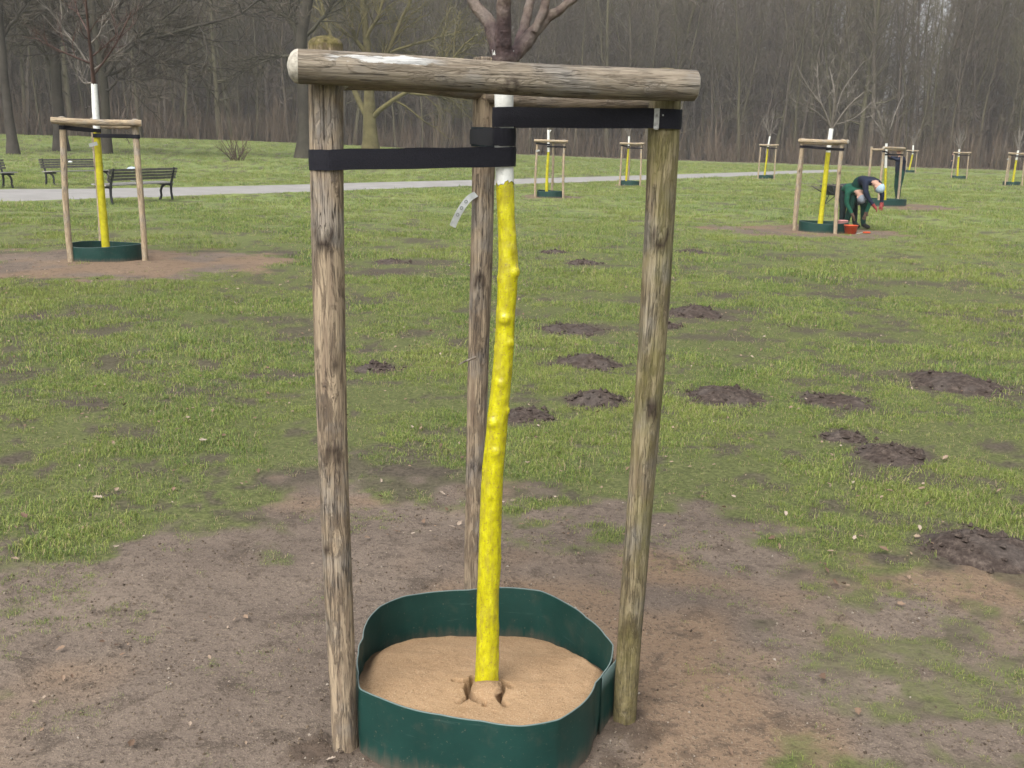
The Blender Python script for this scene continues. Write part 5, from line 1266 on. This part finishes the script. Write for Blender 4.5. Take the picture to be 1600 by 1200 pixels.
# ---- wheelbarrow with cut twigs
def barrow():
    B = gpt(1306, 322); root = empty('wheelbarrow', (B[0], B[1], 0), 0.35); tag(root, 'dark grey wheelbarrow loaded with twigs behind the right frame', 'wheelbarrow')
    g = Geo(); bt = np.array([(-0.22, -0.2, 0.34), (0.34, -0.2, 0.30), (0.34, 0.2, 0.30), (-0.22, 0.2, 0.34)]); tp_ = np.array([(-0.42, -0.31, 0.60), (0.56, -0.33, 0.66), (0.56, 0.33, 0.66), (-0.42, 0.31, 0.60)])
    V = np.vstack([bt, tp_, (bt - bt.mean(0)) * 0.95 + bt.mean(0) + [0, 0, 0.012], (tp_ - tp_.mean(0)) * 0.95 + tp_.mean(0)])
    g.add(V, quads=[(3, 2, 1, 0), (0, 1, 5, 4), (1, 2, 6, 5), (2, 3, 7, 6), (3, 0, 4, 7), (8, 9, 10, 11), (9, 8, 12, 13), (10, 9, 13, 14), (11, 10, 14, 15), (8, 11, 15, 12), (4, 5, 13, 12), (5, 6, 14, 13), (6, 7, 15, 14), (7, 4, 12, 15)], smooth=False); g.build('tray', M['barrow'], root)
    for s in (-1, 1):
        g = Geo(); tube(g, [(0.70, s * 0.06, 0.18), (0.35, s * 0.17, 0.30), (-0.25, s * 0.24, 0.34), (-0.72, s * 0.29, 0.58)], 0.017, 7); g.build('handle', M['iron'], root)
        g = Geo(); tube(g, [(-0.12, s * 0.22, 0.32), (-0.24, s * 0.24, 0.0), (-0.30, s * 0.24, -0.01)], 0.015, 6); tube(g, [(0.1, s * 0.2, 0.3), (-0.24, s * 0.24, 0.02)], 0.012, 6); g.build('leg', M['iron'], root)
    g = Geo(); th = np.linspace(0, 2 * np.pi, 25); tube(g, np.stack([0.70 + 0.15 * np.cos(th), 0 * th, 0.18 + 0.15 * np.sin(th)], 1), 0.036, 8, False); w = g.build('wheel', M['rubber'], root)
    g = Geo(); tube(g, [(0.70, -0.05, 0.18), (0.70, 0.05, 0.18)], 0.075, 14); g.build('rim', M['iron'], w)
    g = Geo(); rr = np.random.RandomState(2); c = np.array([B[0], B[1], 0])
    for i in range(16):
        p0 = np.array([rr.uniform(-0.2, 0.3), rr.uniform(-0.2, 0.2), 0.50 + 0.12 * rr.rand()]); d = np.array([-1, rr.normal(0, 0.35), rr.uniform(-0.02, 0.25)]); S = limb_pts(p0 + [0.15, 0, 0], d, rr.uniform(0.7, 1.2), rr, 4, 0.12, 0.0)
        tube(g, S, np.linspace(0.012, 0.005, 5), 5); foliate(g, S, np.linspace(0.012, 0.005, 5), rr, 3, 0.25, 2, 0.15, 0.006, mi=0, up=0)
    o = g.build('cut_twigs', [M['twig_grey'], M['twig_grey']], loc=c); o.rotation_euler = (0, 0, 0.35); tag(o, kind='stuff', label='pruned twigs heaped in the wheelbarrow')
barrow()

# ---- bucket and small pot
def lathe(g, prof, n=20, mi=0):
    th = np.arange(n) * 2 * np.pi / n; V = np.concatenate([np.stack([r * np.cos(th), r * np.sin(th), np.full(n, z)], 1) for r, z in prof]); g.add(V, quads=grid_faces(len(prof), n), mi=mi)
B = gpt(1331, 366.5)
root = empty('bucket', (B[0], B[1] + 0.1, 0)); tag(root, 'orange-red bucket on the soil between ring and bending worker', 'bucket')
g = Geo(); lathe(g, [(0.001, 0.0), (0.105, 0.0), (0.132, 0.165), (0.140, 0.168), (0.140, 0.178), (0.128, 0.178), (0.102, 0.012), (0.001, 0.012)]); g.build('body', M['orange'], root)
g = Geo(); t = np.linspace(0, np.pi, 16); tube(g, np.stack([0.138 * np.cos(t), -0.05 * np.sin(t) - 0.02, 0.165 + 0.0 * t - 0.07 * np.sin(t)], 1), 0.004, 5); g.build('handle', M['iron'], root)
root = empty('paint_pot', (B[0] - 0.06, B[1] + 0.44, 0)); tag(root, 'pale red pot standing behind the orange bucket', 'pot')
g = Geo(); lathe(g, [(0.001, 0), (0.085, 0), (0.10, 0.24), (0.104, 0.245), (0.096, 0.25), (0.082, 0.02), (0.001, 0.02)]); g.build('body', M['pink'], root)
g = Geo(); lathe(g, [(0.094, 0.205), (0.05, 0.207), (0.001, 0.207)]); g.build('paint', M['white'], root)
root = empty('hand_tool', (B[0] + 0.20, B[1] - 0.03, 0)); tag(root, 'small orange handled trowel lying right of the bucket', 'trowel')
g = Geo(); tube(g, [(0.16, 0.05, 0.045), (0.05, 0.0, 0.05), (0.0, -0.01, 0.05)], [0.018, 0.02, 0.014], 8); g.build('handle', M['orange'], root)
g = Geo(); V = np.array([(0.0, -0.02, 0.05), (0.0, 0.01, 0.05), (-0.07, 0.035, 0.03), (-0.14, 0.0, 0.02), (-0.07, -0.04, 0.03)]); g.add(np.vstack([V, V + [0, 0, 0.004]]), tris=[(0, 2, 1), (0, 3, 2), (0, 4, 3), (5, 6, 7), (5, 7, 8), (5, 8, 9)], smooth=False); g.build('blade', M['nail'], root)

# ================================================================== PEOPLE
def person(pos, yaw, J, mats, label, hat=None, overall=False, scale=1.0, hair=True, face_down=0.0):
    """J: joints in metres, +x where the body faces, +y its left, z up. One skinned continuous body."""
    V, E, R, PN_ = [], [], [], []
    def v(p, r, part): V.append(p); R.append(r); PN_.append(part); return len(V) - 1
    pel = v(J['pelvis'], 0.145, 'leg'); sp = v(J['spine'], 0.15, 'leg' if overall else 'torso'); ch = v(J['chest'], 0.155, 'torso'); nk = v(J['neck'], 0.062, 'skin'); hd = v(J['head'], 0.07, 'skin')
    E += [(pel, sp), (sp, ch), (ch, nk), (nk, hd)]
    for s in 'LR':
        sh = v(J['sh' + s], 0.075, 'torso'); el = v(J['el' + s], 0.056, 'torso'); wr = v(J['wr' + s], 0.036, 'hand'); E += [(ch, sh), (sh, el), (el, wr)]
        a = np.array(J['el' + s]); w = np.array(J['wr' + s]); d = (w - a) / np.linalg.norm(w - a); side = np.cross(d, [0, 0, 1.0]); side = side / (np.linalg.norm(side) + 1e-6)
        if np.linalg.norm(np.cross(d, [0, 0, 1.0])) < 0.2: side = np.array([1.0, 0, 0])
        pm = v(w + d * 0.07, 0.034, 'hand'); E.append((wr, pm))
        nrm_ = np.cross(d, side)
        for k, (off, L) in enumerate(((-0.033, 0.075), (-0.011, 0.085), (0.011, 0.08), (0.033, 0.062))):
            f1 = v(w + d * (0.07 + L * 0.55) + side * off, 0.0095, 'hand'); f2 = v(w + d * (0.07 + L) + side * off * 1.05 + nrm_ * 0.025, 0.0085, 'hand'); E += [(pm, f1), (f1, f2)]
        t1 = v(w + d * 0.05 + side * -0.055 + nrm_ * 0.02, 0.011, 'hand'); E.append((wr, t1))
        hp = v(J['hip' + s], 0.115, 'leg'); kn = v(J['kn' + s], 0.078, 'leg'); an = v(J['an' + s], 0.055, 'leg'); to = v(J['to' + s], 0.045, 'boot'); E += [(pel, hp), (hp, kn), (kn, an), (an, to)]
    me = bpy.data.meshes.new('body'); me.from_pydata([tuple(map(float, p)) for p in V], E, []); me.update()
    o = bpy.data.objects.new('body_tmp', me); COL.objects.link(o)
    md = o.modifiers.new('skin', 'SKIN'); md.use_smooth_shade = True
    sv_ = me.skin_vertices[0].data
    for i, r in enumerate(R): sv_[i].radius = (r, r)
    sv_[pel].use_root = True
    sub = o.modifiers.new('sub', 'SUBSURF'); sub.levels = 1; sub.render_levels = 1
    bpy.context.view_layer.update()
    dg = bpy.context.evaluated_depsgraph_get(); bm_ = bpy.data.meshes.new_from_object(o.evaluated_get(dg))
    bpy.data.objects.remove(o)
    co = np.empty(len(bm_.vertices) * 3); bm_.vertices.foreach_get('co', co); co = co.reshape(-1, 3)
    # colour by nearest joint-to-joint segment
    segs = [(np.array(V[a], float), np.array(V[b], float), PN_[b], PN_[a]) for a, b in E]
    names = ['torso', 'leg', 'skin', 'hand', 'boot']; 
    for nme in names: bm_.materials.append(mats[nme])
    best = np.full(len(co), 1e9); mi = np.zeros(len(co), int)
    for a, b, pb, pa in segs:
        ab = b - a; t = np.clip(((co - a) @ ab) / (ab @ ab), 0, 1); dd = np.linalg.norm(co - a - t[:, None] * ab, axis=1)
        if pa == 'leg' and pb == 'torso': pid = np.where(t < 0.25, 1, 0)
        elif pb == 'skin' and pa == 'torso': pid = np.where(t < 0.6, 0, 2)
        elif pb == 'hand' and pa == 'torso': pid = np.where(t < 0.85, 0, 3)
        elif pb == 'boot': pid = np.where(t < 0.05, 1, 4)
        else: pid = np.full(len(co), names.index(pb))
        k = dd < best; best[k] = dd[k]; mi[k] = pid[k]
    for p in bm_.polygons: p.material_index = int(np.bincount(mi[list(p.vertices)]).argmax()); p.use_smooth = True
    # head: skull, nose, ears, eyes on the same mesh
    root = empty('person', pos, yaw); tag(root, label, 'person', None); root.scale = (scale,) * 3
    body = bpy.data.objects.new('body', bm_); bm_.name = 'body'; COL.objects.link(body); body.parent = root
    n_ = np.array(J['neck'], float); h = np.array(J['head'], float); up = (h - n_) / np.linalg.norm(h - n_); fw = np.array(J.get('face', (1, 0, 0)), float); fw = fw - up * fw.dot(up); fw /= np.linalg.norm(fw); lf = np.cross(up, fw)
    def hp_(a, b, c): return h + fw * a + lf * b + up * c
    Rm = np.stack([fw, lf, up], 1)
    g = Geo(); ellipsoid(g, (0, 0, 0), (1, 1, 1), 18, 12, fn=lambda W, D: (W * [0.098, 0.078, 0.122] * (1 - 0.10 * np.clip(-D[:, 2:3], 0, 1) * [0.2, 1, 0])) @ Rm.T + hp_(0, 0, 0.015))
    ellipsoid(g, (0, 0, 0), (1, 1, 1), 8, 6, fn=lambda W, D: (W * [0.020, 0.014, 0.026]) @ Rm.T + hp_(0.1, 0, -0.005))
    for s in (-1, 1): ellipsoid(g, (0, 0, 0), (1, 1, 1), 8, 6, fn=lambda W, D: (W * [0.02, 0.012, 0.032]) @ Rm.T + hp_(-0.005, s * 0.08, 0.0))
    for s in (-1, 1): ellipsoid(g, (0, 0, 0), (1, 1, 1), 8, 6, mi=1, fn=lambda W, D: (W * [0.008, 0.013, 0.008]) @ Rm.T + hp_(0.090, s * 0.032, 0.022))
    ellipsoid(g, (0, 0, 0), (1, 1, 1), 8, 6, mi=2, fn=lambda W, D: (W * [0.008, 0.024, 0.006]) @ Rm.T + hp_(0.088, 0, -0.05))
    g.build('head', [mats['skin'], M['boot'], M['red_glove']], root)
    g = Geo(); lo = -0.15 if hat is None else 0.12
    def cap(W, D):
        k = np.clip(D[:, 2], lo, 1); 
        return (np.stack([D[:, 0] * 0.112, D[:, 1] * 0.092, k * (0.140 if hat else 0.132)], 1) + np.array([-0.012, 0, 0.02])) @ Rm.T + h
    ellipsoid(g, (0, 0, 0), (1, 1, 1), 20, 14, fn=cap)
    if hat: ellipsoid(g, (0, 0, 0), (1, 1, 1), 20, 6, fn=lambda W, D: (np.stack([D[:, 0] * 0.117, D[:, 1] * 0.097, D[:, 2] * 0.028], 1) + np.array([-0.012, 0, 0.045])) @ Rm.T + h)
    g.build('beanie' if hat else 'hair', hat or M['hair'], root)
    return root
def legs(hz, hx=0.0, st=0.12, sx=0.0, kb=0.03):
    d = {}
    for s, q in (('L', 1), ('R', -1)):
        d['hip' + s] = (hx, q * 0.095, hz - 0.04); d['kn' + s] = (hx * 0.45 + kb + q * sx * 0.5, q * (0.10 + st * 0.2), 0.49); d['an' + s] = (q * sx - 0.02, q * st, 0.085); d['to' + s] = (q * sx + 0.15, q * (st + 0.03), 0.04)
    return d
WG = dict(torso=M['jacket_green'], leg=M['trousers_dark'], skin=M['skin'], hand=M['glove'], boot=M['boot'])
# worker bent double, facing the camera, grey hat towards us
P = gpt(1331, 358); P[2] = 0
J = dict(pelvis=(-0.22, 0, 0.80), spine=(-0.04, 0, 0.86), chest=(0.18, 0, 0.83), neck=(0.33, 0, 0.76), head=(0.44, 0, 0.67), face=(0.3, 0, -1), **legs(0.80, -0.22, 0.15))
J.update(shL=(0.24, 0.20, 0.80), shR=(0.24, -0.20, 0.80), elL=(0.32, 0.26, 0.54), elR=(0.32, -0.25, 0.54), wrL=(0.42, 0.15, 0.34), wrR=(0.42, -0.15, 0.32))
person((P[0], P[1] + 0.25, 0), -math.pi / 2 + 0.15, J, WG, 'worker bent double in a green jacket and grey woollen hat', M['beanie_grey'])
# worker beside, bending to the right
P = gpt(1353, 361)
J = dict(pelvis=(-0.02, 0, 0.92), spine=(0.10, 0, 1.03), chest=(0.29, 0, 1.05), neck=(0.42, 0, 0.98), head=(0.52, 0, 0.90), face=(0.75, 0, -0.8), **legs(0.92, -0.02, 0.13, 0.12))
J.update(shL=(0.34, 0.20, 1.0), shR=(0.34, -0.20, 1.0), elL=(0.42, 0.26, 0.74), elR=(0.43, -0.24, 0.74), wrL=(0.52, 0.14, 0.55), wrR=(0.55, -0.12, 0.53))
person((P[0] - 0.06, P[1] + 0.55, 0), -1.05, J, dict(torso=M['navy'], leg=M['trousers'], skin=M['skin'], hand=M['red_glove'], boot=M['boot']), 'worker stooping to the right in a pale blue woollen hat and green trousers', M['beanie_blue'], True)
# standing worker with raised arms at the further frame
P = gpt(1399, 316)
J = dict(pelvis=(0, 0, 0.96), spine=(0.01, 0, 1.16), chest=(0.03, 0, 1.36), neck=(0.05, 0, 1.50), head=(0.09, 0, 1.63), face=(1, 0, 0.1), **legs(0.96, 0, 0.12, 0.06))
J.update(shL=(0.05, 0.20, 1.42), shR=(0.05, -0.20, 1.42), elL=(0.30, 0.24, 1.36), elR=(0.32, -0.22, 1.42), wrL=(0.52, 0.12, 1.48), wrR=(0.48, -0.10, 1.60))
person((P[0] + 0.16, P[1] + 0.30, 0), math.pi + 0.25, J, dict(torso=M['navy'], leg=M['trousers'], skin=M['skin'], hand=M['glove'], boot=M['boot']), 'standing worker in navy jacket reaching up to a stake frame')
# walker far off
P = gpt(1487, 264)
J = dict(pelvis=(0, 0, 0.96), spine=(0, 0, 1.16), chest=(0.01, 0, 1.36), neck=(0.02, 0, 1.51), head=(0.05, 0, 1.64), **legs(0.96, 0, 0.09, 0.15))
J.update(shL=(0, 0.20, 1.42), shR=(0, -0.20, 1.42), elL=(-0.03, 0.26, 1.14), elR=(0.0, -0.26, 1.14), wrL=(0.10, 0.25, 0.92), wrR=(0.06, -0.25, 0.92))
person((P[0], P[1], float(rise(P[0], P[1]))), math.pi - 0.4, J, dict(torso=M['navy'], leg=M['navy'], skin=M['skin'], hand=M['skin'], boot=M['boot']), 'distant walker in dark blue near the wood')
